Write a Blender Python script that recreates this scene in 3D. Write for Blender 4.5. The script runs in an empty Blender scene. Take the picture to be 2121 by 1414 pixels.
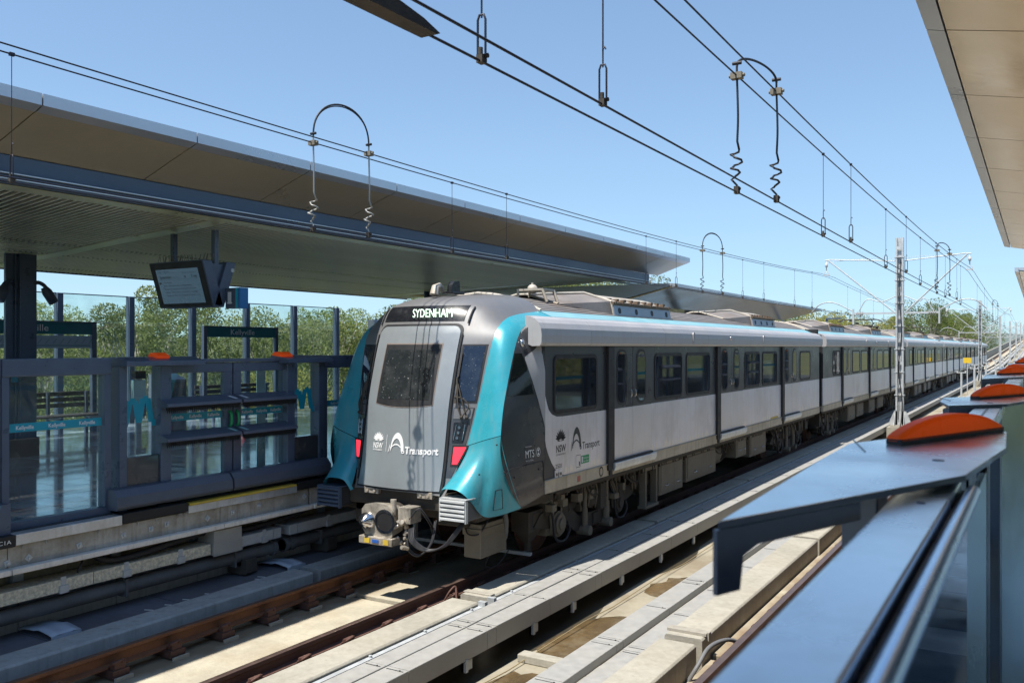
import bpy, bmesh, math, random
from mathutils import Vector, Matrix
R = math.radians
random.seed(7)
S = bpy.context.scene
COL = S.collection

# ---------------------------------------------------------------- camera, sky, sun, exposure
CAMZ = 3.02
cam = bpy.data.cameras.new('camera'); camo = bpy.data.objects.new('camera', cam); COL.objects.link(camo)
camo.location = (0, 0, CAMZ); camo.rotation_euler = (R(90), 0, R(31.03))
cam.sensor_fit = 'HORIZONTAL'; cam.sensor_width = 36; cam.lens = 36*1820/2121
cam.shift_y = 12/2121
cam.clip_start = 0.02; cam.clip_end = 9000
cam.dof.use_dof = True; cam.dof.focus_distance = 12.5; cam.dof.aperture_fstop = 7.5
S.camera = camo
SUN_TRAVEL = Vector((0.115, 0.42, -1.0)).normalized()
to_sun = -SUN_TRAVEL
SUN_EL = math.asin(to_sun.z); SUN_AZ = math.atan2(to_sun.x, to_sun.y)
W = bpy.data.worlds.new('World'); S.world = W; W.use_nodes = True
wn = W.node_tree.nodes; wl = W.node_tree.links
bg = wn['Background']; sky = wn.new('ShaderNodeTexSky'); sky.sky_type = 'NISHITA'; sky.sun_disc = False
sky.sun_elevation = SUN_EL; sky.sun_rotation = SUN_AZ; sky.altitude = 50; sky.air_density = 0.9
sky.dust_density = 0.15; sky.ozone_density = 2.2
EXPO = 1.0; bg.inputs[1].default_value = 0.15; FS = 0.15*2**EXPO
va = wn.new('ShaderNodeVectorMath'); va.operation = 'MULTIPLY_ADD'; vd = wn.new('ShaderNodeVectorMath'); vd.operation = 'DIVIDE'
va.inputs[1].default_value = (1.08*FS, .64*FS, .44*FS); va.inputs[2].default_value = (1, 1, 1)   # soft shoulder: the bright horizon rolls off
wl.new(sky.outputs[0], va.inputs[0]); wl.new(sky.outputs[0], vd.inputs[0]); wl.new(va.outputs[0], vd.inputs[1]); wl.new(vd.outputs[0], bg.inputs[0])
sl = bpy.data.lights.new('sun', 'SUN'); sl.energy = 3.5; sl.angle = R(0.53); sl.color = (1.0, 0.95, 0.86)
so = bpy.data.objects.new('sun', sl); COL.objects.link(so); so.location = (-20, -40, 60)
so.rotation_euler = SUN_TRAVEL.to_track_quat('-Z', 'Y').to_euler()
S.view_settings.view_transform = 'Standard'; S.view_settings.look = 'None'
S.view_settings.exposure = EXPO; S.view_settings.gamma = 1.0; S.view_settings.use_curve_mapping = False
S.cycles.max_bounces = 8; S.cycles.transparent_max_bounces = 16; S.cycles.glossy_bounces = 5
S.cycles.caustics_reflective = False; S.cycles.caustics_refractive = False

# ---------------------------------------------------------------- helpers
ORG = {}
def org(o):
    return ORG.get(o.name, Vector((0, 0, 0))) if o else Vector((0, 0, 0))
def tag(o, label=None, cat=None, group=None, kind=None):
    if label: o['label'] = label
    if cat: o['category'] = cat
    if group: o['group'] = group
    if kind: o['kind'] = kind
    return o
def thing(name, loc, label, cat, group=None):
    o = bpy.data.objects.new(name, None); COL.objects.link(o); o.location = loc
    o.empty_display_size = 0.2
    ORG[o.name] = Vector(loc)
    return tag(o, label, cat, group)
def copy_tree(o, parent=None, loc=None, label=None):
    c = o.copy(); COL.objects.link(c); c.parent = parent
    if parent is not None: c.matrix_parent_inverse = Matrix()
    if loc is not None: c.location = loc
    if label: c['label'] = label
    for ch in KIDS.get(o.name, []): copy_tree(ch, c)
    return c
KIDS = {}
class MB:
    def __init__(s): s.v = []; s.f = []; s.mi = []; s.sm = []
    def add(s, vs, fs, m=0, smooth=False):
        b = len(s.v); s.v += [tuple(p) for p in vs]
        for f in fs: s.f.append(tuple(b+i for i in f)); s.mi.append(m); s.sm.append(smooth)
        return s
    def box(s, a, b, m=0):
        x0, y0, z0 = [min(a[i], b[i]) for i in range(3)]; x1, y1, z1 = [max(a[i], b[i]) for i in range(3)]
        return s.add([(x0,y0,z0),(x1,y0,z0),(x1,y1,z0),(x0,y1,z0),(x0,y0,z1),(x1,y0,z1),(x1,y1,z1),(x0,y1,z1)],
              [(3,2,1,0),(4,5,6,7),(0,1,5,4),(1,2,6,5),(2,3,7,6),(3,0,4,7)], m)
    def obox(s, c, ax, ay, az, m=0):       # centre and three half-axis vectors
        c, ax, ay, az = Vector(c), Vector(ax), Vector(ay), Vector(az)
        vs = [c+sx*ax+sy*ay+sz*az for sz in (-1,1) for sx, sy in ((-1,-1),(1,-1),(1,1),(-1,1))]
        return s.add(vs, [(3,2,1,0),(4,5,6,7),(0,1,5,4),(1,2,6,5),(2,3,7,6),(3,0,4,7)], m)
    def prism(s, poly, f0, f1, m=0, smooth=False):   # f0, f1 map a 2-D point to the two end points
        n = len(poly); vs = [f0(p) for p in poly]+[f1(p) for p in poly]
        s.add(vs, [tuple(range(n-1,-1,-1)), tuple(range(n, 2*n))], m)
        return s.add(vs, [(i, (i+1)%n, n+(i+1)%n, n+i) for i in range(n)], m, smooth)
    def ext_y(s, prof, y0, y1, m=0, smooth=False):   # profile of (x, z) along y
        return s.prism(prof, lambda p: (p[0], y0, p[1]), lambda p: (p[0], y1, p[1]), m, smooth)
    def ext_x(s, prof, x0, x1, m=0, smooth=False):   # profile of (y, z) along x
        return s.prism(prof, lambda p: (x0, p[0], p[1]), lambda p: (x1, p[0], p[1]), m, smooth)
    def ext_z(s, prof, z0, z1, m=0, smooth=False):
        return s.prism(prof, lambda p: (p[0], p[1], z0), lambda p: (p[0], p[1], z1), m, smooth)
    def tube(s, pts, r, n=6, m=0, smooth=True):
        pts = [Vector(p) for p in pts]; rings = []; up0 = None
        rr = r if isinstance(r, (list, tuple)) else [r]*len(pts)
        for i, p in enumerate(pts):
            d = (pts[min(i+1, len(pts)-1)]-pts[max(i-1, 0)]).normalized()
            if up0 is None:
                up0 = Vector((0,0,1)) if abs(d.z) < .9 else Vector((1,0,0))
            u = d.cross(up0)
            if u.length < 1e-4: u = d.orthogonal()
            u.normalize(); w = u.cross(d).normalized(); up0 = w
            rings.append([p+rr[i]*(math.cos(2*math.pi*k/n)*u+math.sin(2*math.pi*k/n)*w) for k in range(n)])
        vs = [q for ring in rings for q in ring]; fs = []
        for i in range(len(pts)-1):
            for k in range(n): fs.append((i*n+k, i*n+(k+1)%n, (i+1)*n+(k+1)%n, (i+1)*n+k))
        s.add(vs, fs, m, smooth)
        e = (len(pts)-1)*n
        return s.add(vs, [tuple(range(n-1,-1,-1)), tuple(e+k for k in range(n))], m) if n > 2 else s
    def cyl(s, p0, p1, r, n=12, m=0, smooth=True): return s.tube([p0, p1], r, n, m, smooth)
    def grid(s, rows, m=0, smooth=True, flip=False):
        nr, nc = len(rows), len(rows[0]); vs = [p for r in rows for p in r]; fs = []
        for i in range(nr-1):
            for j in range(nc-1):
                q = (i*nc+j, i*nc+j+1, (i+1)*nc+j+1, (i+1)*nc+j)
                fs.append(q[::-1] if flip else q)
        return s.add(vs, fs, m, smooth)
    def poly(s, pts, m=0): return s.add(pts, [tuple(range(len(pts)))], m)
    def sphere(s, c, r, n=10, k=6, m=0, sc=(1,1,1)):
        rows = []
        for i in range(k+1):
            t = math.pi*i/k
            rows.append([(c[0]+r*sc[0]*math.sin(t)*math.cos(2*math.pi*j/n), c[1]+r*sc[1]*math.sin(t)*math.sin(2*math.pi*j/n), c[2]+r*sc[2]*math.cos(t)) for j in range(n+1)])
        return s.grid(rows, m, True)
    def mesh(s, name, mats, o=(0,0,0)):
        me = bpy.data.meshes.new(name); o = Vector(o)
        me.from_pydata([(p[0]-o[0], p[1]-o[1], p[2]-o[2]) for p in s.v], [], s.f)
        for m in (mats if isinstance(mats, (list, tuple)) else [mats]): me.materials.append(m)
        me.polygons.foreach_set('material_index', s.mi); me.polygons.foreach_set('use_smooth', s.sm)
        me.update(); return me
    def build(s, name, mats, parent=None, bevel=0, solid=0, fix=False, **kw):
        o = org(parent); me = s.mesh(name, mats, o)
        if fix:
            bm = bmesh.new(); bm.from_mesh(me); bmesh.ops.remove_doubles(bm, verts=bm.verts, dist=1e-5)
            bmesh.ops.recalc_face_normals(bm, faces=bm.faces); bm.to_mesh(me); bm.free()
        ob = put(name, me, parent, **kw)
        if parent: ORG[ob.name] = o
        if solid:
            md = ob.modifiers.new('solid', 'SOLIDIFY'); md.thickness = solid; md.offset = -1
        if bevel:
            md = ob.modifiers.new('bevel', 'BEVEL'); md.width = bevel; md.segments = 2; md.limit_method = 'ANGLE'; md.angle_limit = R(40)
            md.harden_normals = False
        return ob
def put(name, me, parent=None, loc=None, **kw):
    ob = bpy.data.objects.new(name, me); COL.objects.link(ob)
    if parent is not None:
        ob.parent = parent; KIDS.setdefault(parent.name, []).append(ob)
    if loc is not None: ob.location = loc
    tag(ob, **kw); return ob
def solo(mb, name, mats, label, cat, group=None, **kw):    # a thing that is one mesh, origin at its own base
    xs = [p[0] for p in mb.v]; ys = [p[1] for p in mb.v]; zs = [p[2] for p in mb.v]
    o = ((min(xs)+max(xs))/2, (min(ys)+max(ys))/2, min(zs))
    me = mb.mesh(name, mats, o); ob = put(name, me, None, o, label=label, cat=cat, group=group)
    if kw.get('bevel'):
        md = ob.modifiers.new('bevel', 'BEVEL'); md.width = kw['bevel']; md.segments = 2; md.limit_method = 'ANGLE'; md.angle_limit = R(40)
    ORG[ob.name] = Vector(o)
    return ob
def catmull(pts, n):
    P = [Vector(p) for p in pts]; P = [2*P[0]-P[1]]+P+[2*P[-1]-P[-2]]; out = []
    for i in range(1, len(P)-2):
        for k in range(n):
            t = k/n; a, b, c, d = P[i-1:i+3]
            out.append(.5*((2*b)+(c-a)*t+(2*a-5*b+4*c-d)*t*t+(3*b-a-3*c+d)*t**3))
    out.append(P[-2]); return out
_tc = {}
def text2d(s, bold=0.0):
    key = (s, bold)
    if key in _tc: return _tc[key]
    cu = bpy.data.curves.new('lettering', 'FONT'); cu.body = s; cu.size = 1; cu.resolution_u = 3; cu.offset = bold
    ob = bpy.data.objects.new('lettering', cu); COL.objects.link(ob)
    dg = bpy.context.evaluated_depsgraph_get(); me = bpy.data.meshes.new_from_object(ob.evaluated_get(dg))
    vs = [(v.co.x, v.co.y) for v in me.vertices]; fs = [tuple(p.vertices) for p in me.polygons]
    bpy.data.objects.remove(ob); bpy.data.curves.remove(cu); bpy.data.meshes.remove(me)
    if vs:
        x0 = min(v[0] for v in vs); x1 = max(v[0] for v in vs)
        vs = [(v[0]-x0, v[1]) for v in vs]; w = x1-x0
    else: w = 0
    _tc[key] = (vs, fs, w); return _tc[key]
def add_text(mb, s, fn, u0, v0, width=None, height=None, m=0, bold=0.0):   # fn(u, v) -> 3-D point; cap height 'height'
    vs, fs, w = text2d(s, bold); sy = height/0.70; sx = width/w if width else sy
    mb.add([fn(u0+p[0]*sx, v0+p[1]*sy) for p in vs], fs, m)
def circ(cx, cy, r, n=20, ry=None, a0=0, a1=2*math.pi):
    ry = r if ry is None else ry
    return [(cx+r*math.cos(a0+(a1-a0)*i/n), cy+ry*math.sin(a0+(a1-a0)*i/n)) for i in range(n)]
def rrect(x0, y0, x1, y1, r, n=4):
    out = []
    for cx, cy, a in ((x1-r, y1-r, 0), (x0+r, y1-r, 90), (x0+r, y0+r, 180), (x1-r, y0+r, 270)):
        for k in range(n+1):
            t = R(a+90*k/n); out.append((cx+r*math.cos(t), cy+r*math.sin(t)))
    return out

# ---------------------------------------------------------------- materials
def mat(name, col, rough=.5, metal=0.0, var=.12, scale=2.0, bump=0.0, bscale=60, streak=0.0, dirt=None, dirtamt=0.0, dscale=1.2, spec=.5, coat=0, rvar=.1, sy=1, objrand=0.0, speck=0):
    m = bpy.data.materials.new(name); m.use_nodes = True; t = m.node_tree; N = t.nodes; Lk = t.links
    b = N['Principled BSDF']; b.inputs['Metallic'].default_value = metal; b.inputs['Roughness'].default_value = rough
    b.inputs['Specular IOR Level'].default_value = spec
    if coat: b.inputs['Coat Weight'].default_value = coat; b.inputs['Coat Roughness'].default_value = .05
    tc = N.new('ShaderNodeTexCoord'); mp = N.new('ShaderNodeMapping'); Lk.new(tc.outputs['Object'], mp.inputs[0])
    mp.inputs['Scale'].default_value = (1, sy, 1)
    def noise(sc, det=6, vec=None, rg=.6):
        n = N.new('ShaderNodeTexNoise'); n.inputs['Scale'].default_value = sc; n.inputs['Detail'].default_value = det; n.inputs['Roughness'].default_value = rg
        Lk.new(vec or mp.outputs[0], n.inputs['Vector']); return n
    def ramp(src, a, b2, lo=0, hi=1):
        r = N.new('ShaderNodeMapRange'); r.inputs[1].default_value = a; r.inputs[2].default_value = b2; r.inputs[3].default_value = lo; r.inputs[4].default_value = hi
        Lk.new(src, r.inputs[0]); return r.outputs[0]
    n1 = noise(scale); n2 = noise(scale*9, 4)
    mul = N.new('ShaderNodeMath'); mul.operation = 'MULTIPLY_ADD'
    Lk.new(n2.outputs[0], mul.inputs[0]); mul.inputs[1].default_value = .45
    Lk.new(n1.outputs[0], mul.inputs[2])
    fac = ramp(mul.outputs[0], .45, 1.0)
    mx = N.new('ShaderNodeMix'); mx.data_type = 'RGBA'
    mx.inputs[6].default_value = tuple(c*(1-var) for c in col)+(1,); mx.inputs[7].default_value = tuple(min(1, c*(1+var)) for c in col)+(1,)
    Lk.new(fac, mx.inputs[0]); out = mx.outputs[2]
    if streak:
        mp2 = N.new('ShaderNodeMapping'); Lk.new(tc.outputs['Object'], mp2.inputs[0]); mp2.inputs['Scale'].default_value = (9, 9, .5)
        n3 = noise(1.6, 5, mp2.outputs[0]); f3 = ramp(n3.outputs[0], .5, .75, 0, streak)
        m3 = N.new('ShaderNodeMix'); m3.data_type = 'RGBA'; Lk.new(f3, m3.inputs[0]); Lk.new(out, m3.inputs[6])
        m3.inputs[7].default_value = (dirt or tuple(c*.5 for c in col))+(1,); out = m3.outputs[2]
    if dirtamt:
        n4 = noise(dscale, 8, None, .65); f4 = ramp(n4.outputs[0], .48, .68, 0, dirtamt)
        m4 = N.new('ShaderNodeMix'); m4.data_type = 'RGBA'; Lk.new(f4, m4.inputs[0]); Lk.new(out, m4.inputs[6])
        m4.inputs[7].default_value = (dirt or tuple(c*.5 for c in col))+(1,); out = m4.outputs[2]
    if speck:
        n6 = noise(speck, 2, None, .3); f6 = ramp(n6.outputs[0], .72, .76, 0, .55)
        m6 = N.new('ShaderNodeMix'); m6.data_type = 'RGBA'; Lk.new(f6, m6.inputs[0]); Lk.new(out, m6.inputs[6]); m6.inputs[7].default_value = (.6, .6, .58, 1); out = m6.outputs[2]
    if objrand:
        oi = N.new('ShaderNodeObjectInfo'); hs = N.new('ShaderNodeHueSaturation'); Lk.new(out, hs.inputs['Color'])
        Lk.new(ramp(oi.outputs['Random'], 0, 1, 1-objrand, 1+objrand), hs.inputs['Value']); out = hs.outputs[0]
    Lk.new(out, b.inputs['Base Color'])
    if rvar: Lk.new(ramp(n1.outputs[0], .3, .7, max(0, rough-rvar), min(1, rough+rvar)), b.inputs['Roughness'])
    if bump:
        n5 = noise(bscale, 5); bp = N.new('ShaderNodeBump'); bp.inputs['Strength'].default_value = bump; bp.inputs['Distance'].default_value = .01
        Lk.new(n5.outputs[0], bp.inputs['Height']); Lk.new(bp.outputs[0], b.inputs['Normal'])
    return m
def emit(name, col, s, base=(.02,.02,.02)):
    m = mat(name, base, .3, var=0.05); b = m.node_tree.nodes['Principled BSDF']
    b.inputs['Emission Color'].default_value = col+(1,); b.inputs['Emission Strength'].default_value = s; return m
def glass(name, tint=(.86,.94,.93), ior=1.5, rough=0.0, dirt=.03):
    m = bpy.data.materials.new(name); m.use_nodes = True; t = m.node_tree; N = t.nodes; Lk = t.links; N.remove(N['Principled BSDF'])
    tr = N.new('ShaderNodeBsdfTransparent'); tr.inputs[0].default_value = tint+(1,)
    gl = N.new('ShaderNodeBsdfGlossy'); gl.inputs['Roughness'].default_value = rough; gl.inputs[0].default_value = (1,1,1,1)
    df = N.new('ShaderNodeBsdfDiffuse'); df.inputs[0].default_value = (.55,.6,.6,1)
    fr = N.new('ShaderNodeFresnel'); fr.inputs[0].default_value = ior
    ns = N.new('ShaderNodeTexNoise'); ns.inputs['Scale'].default_value = 3; ns.inputs['Detail'].default_value = 8
    tc = N.new('ShaderNodeTexCoord'); Lk.new(tc.outputs['Object'], ns.inputs['Vector'])
    mr = N.new('ShaderNodeMapRange'); mr.inputs[1].default_value = .4; mr.inputs[2].default_value = .8; mr.inputs[3].default_value = dirt*.4; mr.inputs[4].default_value = dirt*2.5
    Lk.new(ns.outputs[0], mr.inputs[0])
    ge = N.new('ShaderNodeNewGeometry'); iv = N.new('ShaderNodeMath'); iv.operation = 'SUBTRACT'; iv.inputs[0].default_value = 1; Lk.new(ge.outputs['Backfacing'], iv.inputs[1])
    fm = N.new('ShaderNodeMath'); fm.operation = 'MULTIPLY'; Lk.new(fr.outputs[0], fm.inputs[0]); Lk.new(iv.outputs[0], fm.inputs[1])
    m1 = N.new('ShaderNodeMixShader'); Lk.new(mr.outputs[0], m1.inputs[0]); Lk.new(tr.outputs[0], m1.inputs[1]); Lk.new(df.outputs[0], m1.inputs[2])
    m2 = N.new('ShaderNodeMixShader'); Lk.new(fm.outputs[0], m2.inputs[0]); Lk.new(m1.outputs[0], m2.inputs[1]); Lk.new(gl.outputs[0], m2.inputs[2])
    Lk.new(m2.outputs[0], N['Material Output'].inputs[0]); return m
def leafmat(name, c1, c2, trans=.35):
    m = bpy.data.materials.new(name); m.use_nodes = True; t = m.node_tree; N = t.nodes; Lk = t.links; b = N['Principled BSDF']
    tc = N.new('ShaderNodeTexCoord'); n = N.new('ShaderNodeTexNoise'); n.inputs['Scale'].default_value = .9; n.inputs['Detail'].default_value = 5
    Lk.new(tc.outputs['Object'], n.inputs['Vector'])
    oi = N.new('ShaderNodeObjectInfo'); ad = N.new('ShaderNodeMath'); ad.operation = 'MULTIPLY_ADD'
    Lk.new(oi.outputs['Random'], ad.inputs[0]); ad.inputs[1].default_value = .45; Lk.new(n.outputs[0], ad.inputs[2])
    mr = N.new('ShaderNodeMapRange'); mr.inputs[1].default_value = .4; mr.inputs[2].default_value = 1.0; Lk.new(ad.outputs[0], mr.inputs[0])
    mx = N.new('ShaderNodeMix'); mx.data_type = 'RGBA'; mx.inputs[6].default_value = c1+(1,); mx.inputs[7].default_value = c2+(1,); Lk.new(mr.outputs[0], mx.inputs[0])
    Lk.new(mx.outputs[2], b.inputs['Base Color']); b.inputs['Roughness'].default_value = .55; b.inputs['Specular IOR Level'].default_value = .35
    tl = N.new('ShaderNodeBsdfTranslucent'); Lk.new(mx.outputs[2], tl.inputs[0])
    ms = N.new('ShaderNodeMixShader'); ms.inputs[0].default_value = trans; Lk.new(b.outputs[0], ms.inputs[1]); Lk.new(tl.outputs[0], ms.inputs[2])
    Lk.new(ms.outputs[0], N['Material Output'].inputs[0]); return m
def sidepaint(name, col, dust, rough, z_lo, amt):
    """train side paint with a dusty tide line of irregular peaks above the sole bar"""
    m = mat(name, col, rough, .45, .07, 1.3, .03, 120, streak=.3, dirt=(.47,.44,.41), dirtamt=.35, dscale=1.1)
    t = m.node_tree; N = t.nodes; Lk = t.links; b = N['Principled BSDF']
    src = b.inputs['Base Color'].links[0].from_socket
    tc = N.new('ShaderNodeTexCoord'); sx = N.new('ShaderNodeSeparateXYZ'); Lk.new(tc.outputs['Object'], sx.inputs[0])
    mp = N.new('ShaderNodeMapping'); Lk.new(tc.outputs['Object'], mp.inputs[0]); mp.inputs['Scale'].default_value = (0, 1, .12)
    n = N.new('ShaderNodeTexNoise'); n.inputs['Scale'].default_value = 7; n.inputs['Detail'].default_value = 8; n.inputs['Roughness'].default_value = .8
    Lk.new(mp.outputs[0], n.inputs['Vector'])
    ma = N.new('ShaderNodeMath'); ma.operation = 'MULTIPLY_ADD'; Lk.new(n.outputs[0], ma.inputs[0]); ma.inputs[1].default_value = 1.15; ma.inputs[2].default_value = z_lo-.575+.10
    sb = N.new('ShaderNodeMath'); sb.operation = 'SUBTRACT'; Lk.new(ma.outputs[0], sb.inputs[0]); Lk.new(sx.outputs[2], sb.inputs[1])
    mr = N.new('ShaderNodeMapRange'); mr.inputs[1].default_value = 0; mr.inputs[2].default_value = .05; mr.inputs[4].default_value = amt; Lk.new(sb.outputs[0], mr.inputs[0])
    mx = N.new('ShaderNodeMix'); mx.data_type = 'RGBA'; Lk.new(mr.outputs[0], mx.inputs[0]); Lk.new(src, mx.inputs[6]); mx.inputs[7].default_value = dust+(1,)
    Lk.new(mx.outputs[2], b.inputs['Base Color']); return m

CONC = mat('pale concrete', (.385,.36,.30), .9, 0, .25, 1.5, .45, 35, streak=.35, dirt=(.22,.19,.14), dirtamt=.45, dscale=.8)
CONCD = mat('weathered concrete', (.36,.33,.28), .9, 0, .25, 1.2, .35, 30, streak=.35, dirt=(.16,.12,.08), dirtamt=.35)
CONCG = mat('grey concrete upstand', (.46,.46,.45), .9, 0, .25, 1.2, .35, 30, streak=.35, dirt=(.13,.12,.11), dirtamt=.4)
SLAB = mat('cream trackbed slab', (.43,.39,.30), .92, 0, .22, 2.2, .6, 45, dirt=(.30,.22,.13), dirtamt=.55, dscale=.7)
def rust_bands(m, xs, w, col):                          # rust washed off the rails, ragged towards its edge
    t = m.node_tree; N = t.nodes; Lk = t.links; b = N['Principled BSDF']; src = b.inputs['Base Color'].links[0].from_socket
    tc = N.new('ShaderNodeTexCoord'); sx = N.new('ShaderNodeSeparateXYZ'); Lk.new(tc.outputs['Object'], sx.inputs[0])
    n = N.new('ShaderNodeTexNoise'); n.inputs['Scale'].default_value = 3.5; n.inputs['Detail'].default_value = 7; Lk.new(tc.outputs['Object'], n.inputs['Vector'])
    for x in xs:
        a = N.new('ShaderNodeMath'); a.operation = 'SUBTRACT'; Lk.new(sx.outputs[0], a.inputs[0]); a.inputs[1].default_value = x
        ab = N.new('ShaderNodeMath'); ab.operation = 'ABSOLUTE'; Lk.new(a.outputs[0], ab.inputs[0])
        ma = N.new('ShaderNodeMath'); ma.operation = 'MULTIPLY_ADD'; Lk.new(n.outputs[0], ma.inputs[0]); ma.inputs[1].default_value = -.35; Lk.new(ab.outputs[0], ma.inputs[2])
        mr = N.new('ShaderNodeMapRange'); mr.inputs[1].default_value = w-.175; mr.inputs[2].default_value = w-.175-.22; mr.inputs[4].default_value = .75; Lk.new(ma.outputs[0], mr.inputs[0])
        mx = N.new('ShaderNodeMix'); mx.data_type = 'RGBA'; Lk.new(mr.outputs[0], mx.inputs[0]); Lk.new(src, mx.inputs[6]); mx.inputs[7].default_value = col+(1,); src = mx.outputs[2]
    Lk.new(src, b.inputs['Base Color'])
rust_bands(SLAB, (-7.97, -6.47, -2.65, -1.15), .42, (.20,.125,.06))
WALLP = mat('brown wall panel', (.32,.26,.165), .85, 0, .25, 2, .2, 30, streak=.4, dirt=(.08,.06,.04))
WALK = mat('dark walkway slab', (.13,.13,.15), .75, 0, .3, 1.6, .25, 40, dirt=(.16,.15,.14), dirtamt=.3)
RUST = mat('rusted rail steel', (.20,.085,.04), .75, .2, .3, 5, .3, 80, dirt=(.09,.04,.025), dirtamt=.4)
RUSTD = mat('dark rusted steel', (.13,.065,.05), .7, .25, .3, 5, .3, 80, dirt=(.05,.03,.025), dirtamt=.4)
RAILTOP = mat('worn rail head', (.25,.17,.14), .38, .7, .2, 6)
GALV = mat('galvanised steel', (.52,.54,.55), .55, .3, .16, 6, .1, 150, dirt=(.36,.35,.32), dirtamt=.3, dscale=2)
GALVL = mat('pale galvanised trough', (.385,.375,.35), .6, .2, .10, 9, .12, 160, dirt=(.42,.40,.34), dirtamt=.3, dscale=2)
SPECK = mat('speckled galvanised tray', (.66,.60,.46), .65, .15, .5, 26, .3, 90)
ALU = mat('mill aluminium', (.72,.74,.77), .42, .6, .14, 4, .05, 90, streak=.3, dirt=(.30,.26,.18), dirtamt=.3)
STEELB = mat('stained steel beam', (.46,.44,.40), .6, .3, .3, 2.2, .15, 60, streak=.5, dirt=(.16,.12,.06), dirtamt=.55, dscale=1.4)
LIPM = mat('pale beam flange', (.80,.74,.66), .7, .05, .15, 4, .1, 60, streak=.4, dirt=(.35,.29,.2))
DKMET = mat('dark blue grey powder coat', (.086,.115,.17), .34, .1, .12, 5, .03, 200)
DKMET2 = mat('charcoal powder coat', (.095,.11,.15), .42, .1, .12, 5, .03, 200)
BLUGR = mat('slate blue fascia', (.085,.135,.225), .42, .15, .10, 1.0, .03, 90)
PSDTOP = mat('steel blue header coat', (.84,.90,.95), .26, .75, .06, 3, .02, 200, dirt=(.62,.62,.60), dirtamt=.35, dscale=9)
PALEP = mat('pale teal grey panel', (.78,.94,1.0), .2, .6, .06, 2)
BLACK = mat('black rubber', (.014,.014,.016), .6, 0, .2, 8, .05)
BLKGLOSS = mat('black gloss panel', (.012,.013,.016), .22, 0, .1, 3, dirt=(.10,.10,.10), dirtamt=.25, dscale=7)
YEL = mat('yellow nosing', (.62,.44,.05), .6, 0, .14, 6, .1, 60, dirt=(.3,.22,.06), dirtamt=.4)
ORANGE = mat('orange lamp lens', (.78,.13,.02), .28, 0, .08, 4, spec=.5)
ob_ = ORANGE.node_tree.nodes['Principled BSDF']; ob_.inputs['Emission Color'].default_value = (1, .15, .015, 1); ob_.inputs['Emission Strength'].default_value = .2; t_ = ORANGE.node_tree; tl_ = t_.nodes.new('ShaderNodeBsdfTranslucent'); tl_.inputs[0].default_value = (1, .26, .04, 1); mx_ = t_.nodes.new('ShaderNodeMixShader'); mx_.inputs[0].default_value = .68
t_.links.new(ob_.outputs[0], mx_.inputs[1]); t_.links.new(tl_.outputs[0], mx_.inputs[2]); t_.links.new(mx_.outputs[0], t_.nodes['Material Output'].inputs[0])   # moulded lens lets light through
WHITEP = mat('white paint', (.78,.77,.74), .55, 0, .08, 3, dirt=(.5,.47,.4), dirtamt=.25)
GOLD = mat('bronze gold soffit panel', (.53,.455,.325), .34, .45, .08, .7, rvar=.08)
GOLDL = mat('pale gold soffit panel', (.58,.48,.345), .18, .7, .08, .6, .45, 1.4, rvar=.06)
EDGEM = mat('silver roof edge', (.55,.58,.62), .35, .6, .06, 1)
SLAT = mat('bronze ceiling slat', (.88,.82,.64), .33, .5, .15, 2)
SLATBK = mat('ceiling void', (.006,.006,.006), .8)
STRIP = mat('gutter strip', (.72,.70,.46), .35, .5, .12, 2)
TILES = [mat('grey floor tile %s' % n, c, .14, 0, .15, 3, 0, 90, dirt=tuple(x*.7 for x in c), dirtamt=.2, spec=.9, coat=.6) for n, c in
         (('dark', (.06,.085,.125)), ('mid', (.17,.23,.31)), ('light', (.45,.53,.61)))]
FLOORB = mat('floor grout', (.06,.065,.07), .8)
PSDGLASS = glass('screen door glass', (.92,.975,.97), 1.52, 0, .025)
WALLGLASS = glass('wall glass', (.93,.985,.965), 1.5, 0, .05)
CABGL = mat('cab side glass', (.012,.016,.016), .06, 0, .1, 2, spec=.35, rvar=.01)
PIPEM = mat('dark grey pipe', (.12,.12,.12), .7, 0, .25, 3, .1, 60, dirt=(.16,.15,.13), dirtamt=.3)
GOLDB = mat('bright gold soffit panel', (.74,.53,.24), .16, .75, .10, .6, .55, 1.6, rvar=.05)
DGLASS = mat('dark tinted train glass', (.010,.012,.014), .03, 0, .1, 2, spec=.8, rvar=.01)
WSCREEN = mat('windscreen glass', (.012,.022,.045), .05, 0, .3, 3, spec=.7, rvar=.02, dirt=(.10,.11,.12), dirtamt=.18, dscale=6, speck=62)
DGLASS2 = mat('dusty cab door glass', (.020,.024,.026), .12, 0, .3, 3, spec=.6, rvar=.05, dirt=(.12,.12,.12), dirtamt=.3, dscale=5, speck=58)
GREYP = mat('nose panel grey', (.30,.325,.34), .36, .35, .06, 1.2, .02, 120, streak=.15, dirt=(.22,.21,.20), coat=.15)
GREYD = mat('nose shell grey', (.195,.195,.20), .45, .3, .08, 1.3, .02, 120, streak=.25, dirt=(.30,.25,.20), dirtamt=.12, coat=.15)
CHEEK = mat('charcoal cab side', (.055,.058,.066), .25, .1, .12, 1.5, .02, 90, dirt=(.17,.14,.11), dirtamt=.30, dscale=1.5, coat=.4)
TEAL = mat('teal paint', (.035,.345,.43), .32, .12, .10, 1.3, .02, 90, streak=.22, dirt=(.30,.33,.28), dirtamt=.16, coat=.25)
TEALR = mat('faded teal roof stripe', (.24,.47,.53), .45, .1, .08, 2, dirt=(.4,.45,.42), dirtamt=.25)
SILV = sidepaint('silver side paint', (.80,.775,.81), (.92,.84,.74), .40, 1.22, .8)
SILVD = mat('silver door paint', (.76,.74,.76), .36, .5, .07, 1.5, .02, 150, streak=.25, dirt=(.58,.54,.5))
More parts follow.
